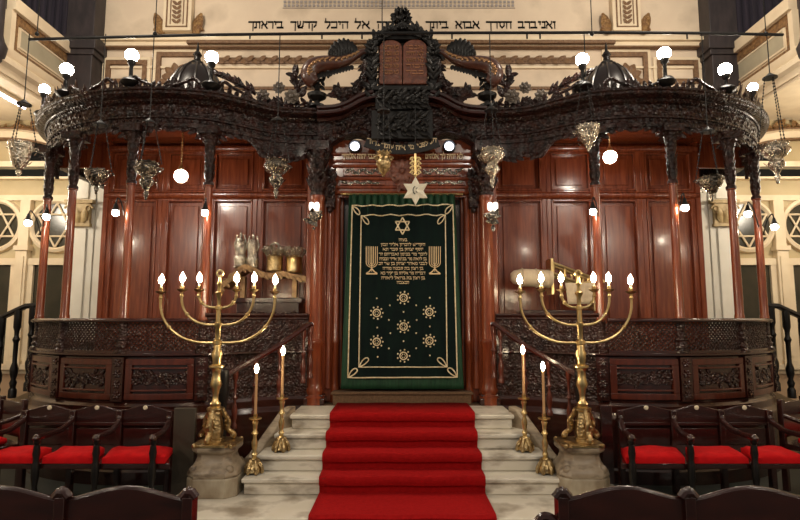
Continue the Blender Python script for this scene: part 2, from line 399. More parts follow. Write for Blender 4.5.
for s, nm in ((-1,'left'),(1,'right')):
    f = MB(); fp = MB()
    for (a, b, c, d) in ((107,148,61,84), (157,199,53,84)):
        if s > 0: a, b = 804-b, 804-a
        xa, xb = xx(a,65), xx(b,65); za, zb = zz(d), zz(c); w = .085
        f.bb(xa,xb,DB-.05,DB,zb-w,zb); f.bb(xa,xb,DB-.05,DB,za,za+w); f.bb(xa,xa+w,DB-.05,DB,za+w,zb-w); f.bb(xb-w,xb,DB-.05,DB,za+w,zb-w)
        fp.bb(xa-.06,xb+.06,DB-.03,DB,zb,zb+.06); fp.bb(xa-.06,xa,DB-.03,DB,za,zb); fp.bb(xb,xb+.06,DB-.03,DB,za,zb)
        if (b-a) > 0 and c == 53: f.rosette(((xa+xb)/2,DB-.04,za+.12), (0,-1,0), .26, 9)
    struct(f.build('trim_field_frame_'+nm, BROWN)); struct(fp.build('trim_field_moulding_'+nm, PALE))
    a, b = (166,194) if s < 0 else (610,638)
    xa, xb = xx(a,20), xx(b,20)
    p = MB().bb(xa,xb,DB-.14,DB,zz(34),8.6); struct(p.build('trim_upper_pilaster_'+nm, PALE, bevel=.01))
    p = MB(); xm = (xa+xb)/2
    for q in (-1,1):
        p.bb(xm+q*.19-.012,xm+q*.19+.012,DB-.155,DB-.13,zz(31),8.6); p.bb(xm+q*.12-.008,xm+q*.12+.008,DB-.155,DB-.13,zz(28),8.6)
    p.bb(xm-.2,xm+.2,DB-.155,DB-.13,zz(31),zz(30))
    for k in range(5):
        for q in (-1,1): p.leaf((xm,DB-.15,zz(27)+.09*k), (q*.8,0,.6), (0,-1,0), .11, .06)
    struct(p.build('trim_upper_ornament_'+nm, BROWN))
    p = MB()
    for e in (-1,1):
        p.leaf((xm+e*.3,DB-.05,zz(35)), (e*.35,0,1), (0,-1,0), .42, .2, .2); p.scroll((xm+e*.36,DB-.05,zz(32)), .09, (e,0,0), (0,0,1), 1.3, .03)
    struct(p.build('trim_upper_scroll_'+nm, GILT))
g = MB(); x0, x1 = xx(283,4), xx(515,4)
for k in range(56):
    for j in range(3): g.bb(x0+(x1-x0)*(k+.2)/56, x0+(x1-x0)*(k+.75)/56, DB-.02, DB, zz(8)+.07*j+.02, zz(8)+.07*j+.065)
g.bb(x0,x1,DB-.02,DB,zz(8.6),zz(8.2))
struct(g.build('trim_pierced_band', mat('grey_grille_paint', (.30,.27,.26), .7)))
m = MB(); words = [('ואני',547,16.5),('ברב',527.5,18),('חסדך',499,24.6),('אבוא',467.5,23.5),('ביתך',437,21.6),('אשתחוה',397.5,40),('אל',362.3,14.6),('היכל',336.5,23),('קדשך',304,26),('ביראתך',266,34)]
for w, cx, wd in words:
    txt(w, .245, xx(cx,25), DB-.006, zz(28.4), EBON, 'x', ext=.004, width=wd*K(DB)*1.05, collect=m)
tag(m.build('wall_inscription', BLACKP, smooth=False), 'line of black Hebrew letters painted on the cream wall above the ark', 'inscription')

# ------------------------------------------------------------------ marble staircase
ST_F = [5.51, 5.75, 5.99, 6.24]; ST_Z = [.30, .46, .62, .777]; ST_W = [1.53, 1.45, 1.33, 1.22]
SLAB = .14
stair = thing('marble_staircase', (0, 5.9, 0), 'four pale marble steps on a broad slab rising to the ark', 'staircase')
m = MB().bb(-2.15,2.15,4.95,6.30,0,SLAB-.04); m.bb(-2.18,2.18,4.90,6.30,SLAB-.04,SLAB)
m.build('base_slab', MARB, stair, .012)
for i in range(4):
    zb = SLAB if i == 0 else ST_Z[i-1]
    m = MB().bb(-ST_W[i],ST_W[i],ST_F[i]+.03,6.92,zb,ST_Z[i]-.045); m.bb(-ST_W[i]-.02,ST_W[i]+.02,ST_F[i],6.92,ST_Z[i]-.045,ST_Z[i])
    m.build('step', MARB, stair, .012)
for s in (-1,1):
    MIR = s > 0
    # sloping curb beside the steps
    poly = [(5.97,.14),(5.97,.38),(6.02,.42),(6.36,.83),(6.44,.85),(6.44,.14)]
    m = MB(); o0, o1 = (-1.63,-1.25), (-1.50,-1.12)
    vs = []
    for (y,z) in poly:
        t = (y-5.97)/.47; vs.append((-1.66+.36*t,y,z))
    for (y,z) in poly:
        t = (y-5.97)/.47; vs.append((-1.55+.34*t,y,z))
    n = len(poly)
    m.add(vs, [tuple(range(n)), tuple(range(n,2*n))[::-1]]+[(i,(i+1)%n,(i+1)%n+n,i+n) for i in range(n)])
    m.build('sloping_curb', STONE, stair, .012)
MIR = False
# carpet runner following the steps
prof = [(4.905, SLAB-.11),(4.895,SLAB+.0),(4.92,SLAB+.018),(ST_F[0]-.03,SLAB+.016)]
for i in range(4):
    f, z = ST_F[i], ST_Z[i]; zb = SLAB if i == 0 else ST_Z[i-1]
    prof += [(f+.018,zb+.022),(f+.010,z-.062),(f-.016,z-.05),(f-.022,z-.03),(f-.022,z-.004),(f-.012,z+.014),(f+.01,z+.018)]
    prof += [((ST_F[i+1]-.03) if i < 3 else 6.96, z+.016)]
cm = MB(); vs = []; nx = 14
for y, z in prof:
    for k in range(nx+1):
        q = k/nx*2-1
        vs.append((q*.80*(1+.006*math.sin(y*9+q)), y, z+.003*math.sin(7*q+5*y)))
fs = [(i*(nx+1)+k, i*(nx+1)+k+1, (i+1)*(nx+1)+k+1, (i+1)*(nx+1)+k) for i in range(len(prof)-1) for k in range(nx)]
cm.add(vs, fs)
o = cm.build('stair_carpet', CARPET, ang=32)
md = o.modifiers.new('th', 'SOLIDIFY'); md.thickness = .012; md.offset = 1
tag(o, 'red carpet runner laid down the middle of the marble steps', 'carpet')
MIR = False

# ------------------------------------------------------------------ ark pavilions
CX, CY, RC = -3.0, 8.71, 2.26
COLA = [17, -6, -29, -52]
ZT, ZB, ZL, ZR = 4.56, 4.13, 1.44, 1.82     # canopy top, frieze bottom, ledge, rail
def arcp(a, r=RC, z=0):
    a = math.radians(a); return V((CX+r*math.sin(a), CY-r*math.cos(a), z))
ARC0 = [V((CX-RC, DB-.02, 0)), V((CX-RC, 9.2, 0))]+[arcp(a) for a in range(-90, 18, 3)]
CPATH = ARC0+spline([arcp(17), (-2.06,6.74,0), (-1.80,6.95,0), (-1.52,7.07,0), (-1.20,7.10,0), (-.93,7.10,0)], 6)
def off(path, o, z=0):
    out = []
    for i, p in enumerate(path):
        t = path[min(i+1,len(path)-1)]-path[max(i-1,0)]
        l = t.cross(V((0,0,1))).normalized(); out.append(V((p.x+l.x*o, p.y+l.y*o, z)))
    return out
def nrm(path, i):
    t = path[min(i+1,len(path)-1)]-path[max(i-1,0)]
    return t.cross(V((0,0,1))).normalized()
def resample(path, step):
    out = [path[0].copy()]; acc = 0
    for i in range(len(path)-1):
        a, b = path[i], path[i+1]; L = (b-a).length; t = step-acc
        while t <= L:
            out.append(a.lerp(b, t/L)); t += step
        acc = L-(t-step)
    return out

def make_pavilion(s):
    global MIR
    MIR = s > 0; nm = 'left' if s < 0 else 'right'
    root = thing('ark_pavilion', (CX, CY, 0), 'curved mahogany pavilion with columns and carved canopy to the %s of the curtained ark' % nm, 'pavilion')
    # --- canopy
    ent = MB()
    pr = [(-.06,ZB),(.05,ZB),(.05,ZB+.05),(.035,ZB+.06),(.035,ZB+.10),(.055,ZB+.11),(.055,ZB+.13),(.03,ZB+.14),
          (.03,ZB+.28),(.07,ZB+.30),(.09,ZB+.33),(.17,ZB+.345),(.19,ZB+.36),(.19,ZB+.385),(.21,ZB+.40),(.21,ZB+.42),(.15,ZT),(-.06,ZT)]
    ent.sweep(CPATH, pr, closed_prof=True)
    cano = ent.build('canopy_cornice', CARV, root, ang=30)
    fr = MB(); R = resample(CPATH[2:], .105)
    fr.sweep(CPATH[2:], [(.03,ZB+.145),(.036,ZB+.145),(.036,ZB+.275),(.03,ZB+.275)], closed_prof=True)
    for i in range(1, len(R)-1):
        n = nrm(R, i); t = (R[i+1]-R[i-1]).normalized(); z = ZB+.21
        p = R[i]+n*.035+V((0,0,z))
        if i % 4 == 0: fr.rosette(p, n, .075, 7)
        else:
            q = 1 if (i//2)%2 else -1
            fr.leaf(p-t*.05, t+V((0,0,.5*q)), n, .13, .075, .25)
            fr.leaf(p+t*.02, -t+V((0,0,-.6*q)), n, .10, .06, .3)
    R2 = resample(CPATH[2:], .045)
    for i in range(1, len(R2)-1):
        n = nrm(R2, i)
        fr.ball(R2[i]+n*.075+V((0,0,ZB+.305)), .014, 6)
        if i%2: fr.ball(R2[i]+n*.045+V((0,0,ZB+.08)), .017, 6)
    fr.build('carved_frieze', CARV, cano)
    # scalloped apron hanging between the columns
    ap = MB(); orn = MB()
    cols = [-75]+COLA[::-1]
    def apron(pa, zf):
        n = len(pa); vs = []
        for i, p in enumerate(pa):
            l = nrm(pa, i)
            for o in (-.02, .03):
                for z in (ZB+.02, zf(i/(n-1))): vs.append(p+l*o+V((0,0,z)))
        fs = []
        for i in range(n-1):
            a, b = 4*i, 4*i+4
            fs += [(a,a+1,b+1,b),(a+2,b+2,b+3,a+3),(a+1,a+3,b+3,b+1)]
        ap.add(vs, fs)
        for i in range(2, n-2, 2):
            l = nrm(pa, i); t = (pa[i+1]-pa[i-1]).normalized(); sg = 1 if i < n/2 else -1
            z = zf(i/(n-1))
            orn.leaf(pa[i]+l*.03+V((0,0,z+.03)), V((0,0,-.6))+t*sg*.8, l, .12, .065, .4)
            if i % 4 == 0: orn.ball(pa[i]+l*.05+V((0,0,z+.03)), .022, 6)
    def scal(t):
        e = abs(2*t-1)
        return ZB-.005-.20*e**4-.025*abs(math.sin(3*PI*t))*(1-e)
    for a0, a1 in zip(cols[:-1], cols[1:]):
        apron([arcp(a0+(a1-a0)*k/22) for k in range(23)], scal)
    tail = [p for p in CPATH if p.x > arcp(17).x-.001]
    tl = resample(tail, .045)
    def scal2(t):
        if t < .42: e = abs(2*(t/.42)-1); return ZB-.02-.20*e**3 if t > .21 else ZB-.02-.16*e**3
        return ZB-.20-.03*math.cos((t-.42)/.58*4*PI)
    apron(tl, scal2)
    apo = ap.build('canopy_apron', CARV, root, ang=30)
    orn.build('apron_leaves', CARV, apo)
    # ceiling and roof
    cl = MB(); inner = [p for p in CPATH]
    for z in (ZT-.08, ZT-.01):
        vs = []
        for p in inner:
            vs.append(V((p.x, p.y, z))); vs.append(V((min(max(p.x, CX), -.93), 8.71 if p.x < -1.0 or True else p.y, z)))
        cl.add(vs, [(2*i,2*i+1,2*i+3,2*i+2) for i in range(len(inner)-1)])
    cl.bb(CX-RC, -.93, 8.71, DB-.02, ZT-.08, ZT-.01)
    cl.build('canopy_ceiling', MAH, root)
    # small dome with finial on the roof
    dm = MB(); dc = (-3.26, 8.4, ZT); DRS, DZS = .68, 1.0
    dm.lathe([(.66,-.01),(.66,.12),(.62,.16),(.62,.46),(.70,.52),(.70,.57),(.66,.62),(.63,.78),(.54,.98),(.40,1.15),(.22,1.27),(.10,1.31)], dc, 20, Matrix.Diagonal((DRS,DRS,DZS,1)))
    for k in range(10):
        a = 2*PI*k/10
        dm.tube([(dc[0]+DRS*r*math.cos(a), dc[1]+DRS*r*math.sin(a), dc[2]+DZS*z) for r, z in ((.67,.62),(.64,.78),(.55,.98),(.41,1.15),(.23,1.27))], .018, 6)
    d = dm.build('dome', DOME, root)
    MB().lathe([(.12,1.29),(.13,1.33),(.07,1.37),(.06,1.42),(.09,1.46),(.06,1.50),(.03,1.53),(.02,1.62),(.002,1.68)], dc, 12, Matrix.Diagonal((.8,.8,DZS,1))).build('dome_finial', EBON, d)
    # leafy cresting along the cornice
    cr = MB(); CP = off(CPATH[2:-4], .12, ZT); R = resample(CP, .075)
    rnd = random.Random(5)
    for i in range(1, len(R)-1):
        n = nrm(R, i); t = (R[i+1]-R[i-1]).normalized(); h = .05+.035*abs(math.sin(i*.55))+.02*rnd.random()
        if -62 < math.degrees(math.atan2(R[i].x-CX, CY-R[i].y)) < -24: h *= 1.7
        cr.leaf(R[i], V((0,0,1))+t*rnd.uniform(-.6,.6), n, h*1.5, .06, .25)
        cr.leaf(R[i], t*rnd.choice((-1,1))+V((0,0,.35)), n, .10, .05, .4)
    for a, z in ((16,.22),(-9,.22),(-32,.20),(-56,.2)):
        c = arcp(a, RC+.12, ZT)
        t = V((math.cos(math.radians(a)), math.sin(math.radians(a)), 0))
        for q in (-1, 1):
            pts = spline([c+t*q*.10+V((0,0,.09)), c+t*q*.18+V((0,0,.15)), c+t*q*.28+V((0,0,.09)), c+t*q*.42+V((0,0,.03))], 5)
            cr.tube(pts, [.028-.012*i/len(pts) for i in range(len(pts))], 6)
    cr.build('leaf_cresting', CARV, root)
    # --- panelled wall behind the columns
    y = 8.1; z0, z1 = .5, ZT-.08
    xs = [W(104,250,y).x, W(160,250,y).x, W(207,250,y).x, W(256,250,y).x, W(311,250,y).x, -.9]
    zr = [zz(195,y), zz(148,y)]
    pw = MB().bb(xs[0],xs[-1],y+.06,y+.12,z0,z1)
    def frame(x0,x1,za,zb,w=.07,m=None):
        m = m or pw
        m.bb(x0,x0+w,y,y+.07,za,zb); m.bb(x1-w,x1,y,y+.07,za,zb); m.bb(x0+w,x1-w,y,y+.07,za,za+w); m.bb(x0+w,x1-w,y,y+.07,zb-w,zb)
        w2 = w+.03
        for (a,b,c,d) in ((x0+w,x1-w,za+w,za+w2),(x0+w,x1-w,zb-w2,zb-w)): m.bb(a,b,y-.012,y+.06,c,d)
        for (a,b) in ((x0+w,x0+w2),(x1-w2,x1-w)): m.bb(a,b,y-.012,y+.06,za+w,zb-w)
        m.bb(x0+w+.09,x1-w-.09,y+.035,y+.07,za+w+.09,zb-w-.09)
    wall = pw.build('back_wall_board', MAH, root, .006)
    for i in range(5):
        for (za, zb) in ((z0, zr[0]), (zr[0], zr[1])):
            m = MB(); frame(xs[i], xs[i+1], za, zb, m=m); m.build('wall_panel', MAH, wall, .008)
    rl = MB()
    for z in zr:
        rl.sweep([(xs[0]-.03,y,0),(xs[-1],y,0)], [(0,z-.06),(.03,z-.05),(.05,z-.02),(.05,z+.01),(.02,z+.03),(0,z+.05)])
    rl.bb(xs[0]-.04,xs[0]+.03,y-.03,y+.12,z0,z1)
    rl.build('wall_rail', MAH, wall)
    B(xs[0]-.92, xs[0]-.03, y+.02, y+.08, 4.10, ZT-.08, 'soffit_end_panel', MAH, root, .008)
    # --- parapet
    LEFT = [V((CX-RC, 9.6, 0))]+[arcp(a) for a in range(-90, -52, 4)]
    FULL = [V((CX-RC, 9.6, 0))]+[arcp(a) for a in range(-90, 18, 3)]
    tailp = [p for p in CPATH if p.x > arcp(17).x-.001 and p.x < -1.16]
    bp = MB()
    prf = [(-.10,0),(.12,0),(.12,.14),(.10,.16),(.10,.70),(.075,.74),(.06,.76),(.06,.84),(.03,.88),(.03,1.39),(.06,1.405),(.09,1.415),(.09,1.435),(.06,ZL),(-.10,ZL)]
    ALL = FULL+[p for p in tailp[1:]]
    bp.sweep(ALL, prf, closed_prof=True)
    base = bp.build('parapet_base', MAHD, root, ang=30)
    rt = MB()
    rt.sweep(FULL, [(-.07,ZR-.03),(.07,ZR-.03),(.085,ZR-.015),(.085,ZR),(.06,ZR+.02),(-.06,ZR+.02),(-.07,ZR)], closed_prof=True)
    rt.sweep(FULL, [(-.03,ZL),(.04,ZL),(.04,ZL+.03),(-.03,ZL+.03)], closed_prof=True)
    rt.build('parapet_rail', MAHD, root, ang=30)
    bays = [(-74,-52),(-52,-29),(-29,-6),(-6,17)]
    for a0, a1 in bays:
        def fp(a, z, o=0): return arcp(a, RC+o, z)
        ins = 2.0
        # raised frame and carved field
        pm = MB(); A = [a0+ins+(a1-a0-2*ins)*k/10 for k in range(11)]
        def strip(za, zb, o0, o1, AA):
            pth = [arcp(a, RC, 0) for a in AA]
            pm.sweep(pth, [(o0,za),(o1,za),(o1,zb),(o0,zb)], closed_prof=True)
        strip(.915,.985,.03,.06,A); strip(1.305,1.375,.03,.06,A)
        strip(.985,1.305,.03,.06,A[:2]); strip(.985,1.305,.03,.06,A[-2:])
        strip(1.01,1.03,.03,.07,A[1:-1]); strip(1.26,1.28,.03,.07,A[1:-1])
        pf = pm.build('carved_panel', MAHM, root, .005)
        cm = MB(); rnd = random.Random(int(a0))
        mid = (a0+a1)/2
        for k in range(9):
            a = A[1]+(A[-2]-A[1])*(k+.5)/9; n = V((math.sin(math.radians(a)), -math.cos(math.radians(a)), 0)); t = V((math.cos(math.radians(a)), math.sin(math.radians(a)), 0))
            p = arcp(a, RC+.035, 1.145)
            cm.scroll(p, .065, t, V((0,0,1)) if k%2 else V((0,0,-1)), 1.5, .013)
            for j in range(3): cm.leaf(p+V((0,0,rnd.uniform(-.06,.06))), t*rnd.uniform(-1,1)+V((0,0,rnd.uniform(-1,1))), n, .10, .05, .3)
        cm.build('scroll_carving', CARVP, pf)
        # pierced screen: two families of diagonal bars with rosette knots
        sm = MB(); h = ZR-.03-(ZL+.03); L = math.radians(a1-a0-2)*RC; st = .052; zb = ZL+.03
        nn = int((L+h)/st)
        for q in (0,1):
            for k in range(1, nn):
                u0 = k*st; lo = max(0, u0-L); hi = min(h, u0)
                if hi-lo < .01: continue
                pts = []
                for j in range(5):
                    zz_ = lo+(hi-lo)*j/4; u = u0-zz_
                    uu = u if q == 0 else L-u
                    pts.append(arcp(a0+1+math.degrees(uu/RC), RC+.005, zb+zz_))
                sm.tube(pts, .0115, 5)
        nz = int(h/st)
        for i in range(int(L/st)):
            for j in range(nz):
                a = a0+1+math.degrees((i+.5)*st/RC)
                sm.ball(arcp(a, RC+.008, zb+(j+.5)*st), .013 if (i+j)%2 else .009, 6)
        sm.build('pierced_screen', CARVP, root)
    # taller carved panel beside the stairs
    tp = MB(); tz = 1.90
    tp.sweep(tailp, [(-.05,ZL),(.03,ZL),(.03,tz-.08),(.05,tz-.07),(.05,tz-.05),(.08,tz-.02),(.08,tz),(-.05,tz)], closed_prof=True)
    sp = tp.build('stair_side_panel', MAHD, root, ang=30)
    tcv = MB(); RT = resample(tailp, .11)
    tcv.sweep(tailp, [(.028,.86),(.034,.86),(.034,1.82),(.028,1.82)], closed_prof=True)
    for i in range(1, len(RT)-1):
        n = nrm(RT, i); t = (RT[i+1]-RT[i-1]).normalized()
        for z in (1.00, 1.22, 1.58, 1.72):
            p = RT[i]+n*(.04)+V((0,0,z))
            if (i % 3) == 0 and z < 1.5: tcv.rosette(p, n, .07, 6)
            else: tcv.scroll(p, .05, t, V((0,0,1)) if i%2 else V((0,0,-1)), 1.4, .012)
            tcv.leaf(p, t+V((0,0,.4)), n, .1, .05, .3)
        for z in (1.37, 1.50, 1.80): tcv.ball(RT[i]+n*.06+V((0,0,z)), .018, 6)
    tcv.build('stair_panel_carving', CARVP, sp)
    # --- columns
    for a in COLA:
        c = arcp(a)
        cb = MB().lathe([(.056,ZR-.02),(.056,ZR+.05),(.050,ZR+.07),(.050,ZR+.4),(.048,2.7),(.046,3.42),(.058,3.43),(.058,3.46),(.04,3.47),(.04,ZB+.02)], c, 18)
        co = cb.build('column', MAH, root)
        MB().lathe([(.085,ZL-.0),(.085,ZL+.03),(.06,ZL+.05),(.072,ZL+.07),(.072,ZL+.085),(.055,ZL+.11),(.06,ZL+.14),(.072,ZL+.15),(.072,ZL+.165),(.05,ZL+.18),(.047,ZR-.05),(.056,ZR-.03),(.056,ZR)], c, 18).build('column_base', CARVP, co)
        cp = MB()
        cp.lathe([(.048,3.42),(.06,3.44),(.06,3.47),(.044,3.49),(.046,3.88),(.06,3.92),(.08,4.02),(.10,4.06)], c, 14)
        cp.bb(c.x-.12,c.x+.12,c.y-.12,c.y+.12,4.06,ZB+.02)
        for lev, n, L in ((3.49,6,.14),(3.58,6,.14),(3.68,6,.14),(3.78,7,.15),(3.89,7,.17)):
            for k in range(n):
                b = 2*PI*(k+.5*(lev > 3.6))/n; dn = V((math.cos(b), math.sin(b), 0))
                cp.leaf(c+dn*.040+V((0,0,lev)), V((0,0,1))+dn*.08, dn, L, .045, .22)
        for q in range(4):
            b = PI/4+q*PI/2; dn = V((math.cos(b), math.sin(b), 0))
            cp.scroll(c+dn*.085+V((0,0,3.99)), .045, dn, V((0,0,1)), 1.4, .012)
        cp.build('capital', CARV, co)
        # carved block under the column in the parapet
        lb = MB(); n = V((math.sin(math.radians(a)), -math.cos(math.radians(a)), 0))
        pth = [arcp(a+q) for q in (-1.7,0,1.7)]
        lb.sweep(pth, [(.02,.90),(.075,.90),(.075,1.395),(.02,1.395)], closed_prof=True)
        for z in (.97,1.09,1.21,1.33): lb.rosette(arcp(a, RC+.08, z), n, .05, 6)
        lb.build('column_pedestal', MAHD, root)
    MIR = False
    return root
PL = make_pavilion(-1); PR = make_pavilion(1)

# ------------------------------------------------------------------ the ark
ark = thing('torah_ark', (0, 7.2, 0), 'tall carved mahogany ark in the centre with stone tablets on top behind the green curtain', 'ark')
FY = 7.05
m = MB().bb(-1.16,1.16,7.42,7.9,0,.93); m.bb(-1.2,1.2,6.94,7.5,0,.777); m.bb(-.86,.86,6.98,7.4,.777,.915); m.bb(-.88,.88,6.96,7.4,.90,.93)
m.build('threshold', MATT, ark, .008)
# door opening board, jambs and stepped pilasters
m = MB().bb(-.86,.86,7.36,7.45,.9,3.5); m.build('ark_doors', MAHD, ark)
d = MB(); m = MB()
for x0,x1,y0 in ((-.93,-.78,7.26),(-1.0,-.90,7.18),(-1.24,-.98,7.10)):
    m.bb(x0,x1,y0,7.5,.78,3.95)
for x in (-.955,): m.lathe([(.05,.95),(.045,1.0),(.042,3.3),(.05,3.4)], (x,7.17,0), 14)
m.sym().build('door_jamb', MAH, ark, .012)
m = MB()
for x, y, r in ((-1.09,7.03,.085),(-.86,7.22,.045)):
    m.lathe([(r*1.5,.777),(r*1.5,.87),(r*1.15,.90),(r*1.3,.95),(r*1.05,1.0),(r*1.0,1.05),(r*1.06,1.5),(r*1.2,1.52),(r*1.2,1.56),(r,1.58),(r*.96,3.35),(r*1.1,3.37),(r*1.1,3.42),(r,3.44),(r,3.6)], (x,y,0), 20)
colm = None
for s in (-1,1):
    MIR = s > 0
    k = MB(); k.v = list(m.v); k.f = list(m.f)
    co = k.build('ark_column', MAH, ark)
    c = MB(); x, y = -1.09, 7.03
    c.bb(x-.15,x+.15,y-.14,y+.14,4.0,4.12); c.lathe([(.09,3.40),(.10,3.44),(.08,3.5),(.09,3.8),(.14,4.0)], (x,y,0), 14)
    for lev, n, L in ((3.46,8,.22),(3.62,8,.22),(3.78,9,.24)):
        for q in range(n):
            b = 2*PI*(q+.5*(lev > 3.6))/n; dn = V((math.cos(b), math.sin(b), 0))
            c.leaf(V((x,y,lev))+dn*.075, V((0,0,1))+dn*.2, dn, L, .10, .4)
    for q in range(4):
        b = PI/4+q*PI/2; dn = V((math.cos(b), math.sin(b), 0))
        c.scroll(V((x,y,3.96))+dn*.14, .07, dn, V((0,0,1)), 1.4, .02)
    c.build('capital', CARV, co)
    # carved bracket beside the lintel
    c = MB(); bx = W(331,190,7.1).x
    c.foliage([(bx,7.08,3.30),(bx,7.06,3.5),(bx,7.04,3.72)], .12, .04, (0,-1,0), 4, .8)
    c.scroll((bx,7.06,3.70), .09, (-1,0,0), (0,0,1), 1.4, .025); c.bb(bx-.05,bx+.05,7.05,7.2,3.28,3.75); c.ball((bx,7.06,3.24), .04, 8)
    c.build('carved_bracket', CARV, ark)
    # carved console below the column
    c = MB(); c.bb(-1.22,-.96,6.93,7.2,.777,.86); c.bb(-1.20,-.98,6.95,7.2,.86,.90)
    c.build('column_plinth', MAHD, ark, .01)
MIR = False
# lintel panel with gold lettering
zl = lambda py: W(402,py,7.15).z
xl = lambda px: W(px,170,7.15).x
m = MB().bb(-.92,.92,7.16,7.4,zl(197),zl(140)); m.build('lintel_board', MAH, ark)
m = MB()
for py, o in ((193,.07),(187,.02),(178.5,.03),(166,.04),(161,.025),(154,.03)):
    z = zl(py); m.sweep([(-.92,7.16,0),(.92,7.16,0)], [(0,z-.025),(o*.7,z-.02),(o,z),(o,z+.012),(0,z+.025)])
for q in (-1,1):
    z = zl(172); a, b = sorted((q*.27,q*.78)); m.bb(a,b,7.13,7.18,z-.055,z+.055)
    z = zl(183); m.bb(a-.05,b+.05,7.14,7.18,z-.03,z+.03)
m.build('lintel_moulding', MAH, ark, .006)
m = MB()
for q in (-1,1):
    for k in range(6):
        x = q*(.30+.085*k); m.scroll((x,7.125,zl(172)), .036, (1,0,0), (0,0,1 if k%2 else -1), 1.4, .009); m.leaf((x,7.125,zl(172)), (1,0,.5 if k%2 else -.5), (0,-1,0), .1, .04, .3)
        m.leaf((x,7.135,zl(183)), (q,0,.2 if k%2 else -.2), (0,-1,0), .09, .045, .3)
m.build('lintel_carving', TARN, ark, label='small silvered scroll carving')
m = MB().rosette((0,7.10,zl(172)), (0,-1,0), .15, 12); m.lathe([(.17,0),(.17,.03),(.14,.05),(.12,.03)], (0,7.16,zl(172)), 24, Matrix.Rotation(PI/2,4,'X'))
for k in range(10): m.leaf((random.uniform(-.06,.06),7.10,zl(180)-.03*k/3), (random.uniform(-1,1),0,-.6), (0,-1,0), .10, .05)
m.build('shell_rosette', TABL, ark)
gm = MB()
txt('אנכי יהוה אלהיך', .105, xl(360), 7.105, zl(159.5), EMB, 'x', ext=.004, width=36*K(7.15), collect=gm)
txt('לא יהיה לך אלהים', .105, xl(444), 7.105, zl(159.5), EMB, 'x', ext=.004, width=38*K(7.15), collect=gm)
gm.build('lintel_inscription', EMB, ark, smooth=False, label='gold Hebrew lettering on the lintel')
# ogee pediment over the opening
D2 = 6.98
def X2(px): return W(px, 120, D2).x
def Z2(py): return W(402, py, D2).z
top = spline([(X2(318),0,Z2(108)),(X2(334),0,Z2(107)),(X2(346),0,Z2(103.5)),(X2(358),0,Z2(97)),(X2(370),0,Z2(93)),(X2(382),0,Z2(92)),(0,0,Z2(92))], 6)
low = spline([(X2(318),0,Z2(146)),(X2(330),0,Z2(143)),(X2(342),0,Z2(136)),(X2(355),0,Z2(131)),(X2(368),0,Z2(135)),(X2(384),0,Z2(143)),(0,0,Z2(146))], 6)
half = [(p.x,p.z) for p in top]; halfl = [(p.x,p.z) for p in low]
poly = half+[(-x,z) for x,z in half[::-1][1:]]+[(-x,z) for x,z in halfl][:]+[(x,z) for x,z in halfl[::-1][1:]]
m = MB(); tops = half+[(-x,z) for x,z in half[::-1][1:]]; lows = halfl+[(-x,z) for x,z in halfl[::-1][1:]]
n = min(len(tops), len(lows)); vs = []
for i in range(n):
    for yy in (D2, 7.3): vs.append((tops[i][0],yy,tops[i][1])); vs.append((lows[i][0],yy,lows[i][1]))
fs = []
for i in range(n-1):
    a, b = 4*i, 4*i+4
    fs += [(a,a+1,b+1,b),(a+2,b+2,b+3,a+3),(a,b,b+2,a+2),(a+1,a+3,b+3,b+1)]
m.add(vs, fs); ped = m.build('pediment', CARV, ark, ang=30)
m = MB(); path = [V((x,D2,z)) for x,z in tops]
pr = [(0,0),(.0,.10),(.02,.13),(.05,.13),(.07,.10),(.09,.10),(.11,.16),(.14,.17),(.14,-.02),(0,-.02)]
m.sweep(path, [(a,b) for a,b in pr], (0,-1,0), closed_prof=True)
m.sweep([p-V((0,0,.17)) for p in path], [(-.03,0),(-.03,.05),(0,.07),(.03,.05),(.03,0)], (0,-1,0), closed_prof=True)
m.build('pediment_cornice', MAHD, ped, ang=30)
m = MB()
m.foliage([V((x,D2-.02,z+.06)) for x,z in lows[::2]], .11, .06, (0,-1,0), 8, .9)
m.foliage([V((X2(330),D2-.02,Z2(124))), V((X2(345),D2-.02,Z2(119))), V((X2(365),D2-.02,Z2(112)))], .10, .06, (0,-1,0), 9); 
m.foliage([V((X2(474),D2-.02,Z2(124))), V((X2(459),D2-.02,Z2(119))), V((X2(439),D2-.02,Z2(112)))], .10, .06, (0,-1,0), 10)
m.build('pediment_foliage', CARV, ped)
gm = MB(); word = 'דע לפני מי אתה עומד ברוך'
for i, ch in enumerate(word):
    if ch == ' ': continue
    px = 436-(i+.5)*68/len(word); q = abs(px-402)/34
    txt(ch, .10, X2(px), D2-.03, Z2(150.5-8*q*q), EMB, 'x', ext=.006, collect=gm)
bm_ = MB(); rib = [W(366+72*k/20, 149-7.5*((k-10)/10)**2, D2-.005) for k in range(21)]
bm_.sweep(rib, [(-.075,0),(-.075,.03),(.075,.03),(.075,0)], (0,-1,0), closed_prof=True)
rb = bm_.build('lettered_ribbon', EBON, ark); gm.build('ribbon_letters', EMB, rb, smooth=False, label='gold Hebrew letters')
# glazed roundels that show cool light
for q in (-1,1):
    c = W(402+q*47, 147, 7.13)
    m = MB().lathe([(.062,0),(.066,.02),(.04,.07),(.005,.09)], (c.x,c.y,c.z), 16, Matrix.Rotation(PI/2,4,'X'))
    sp = thing('spot_lamp', (c.x,c.y,c.z), 'small cool white lamp under the pediment, %s of the lettered ribbon' % ('left' if q < 0 else 'right'), 'lamp')
    MB().lathe([(.07,-.02),(.085,0),(.085,.05),(.07,.06),(.062,.03)], (c.x,c.y,c.z), 18, Matrix.Rotation(PI/2,4,'X')).build('lamp_ring', IRON, sp)
    m.build('lamp_lens', COOL, sp)
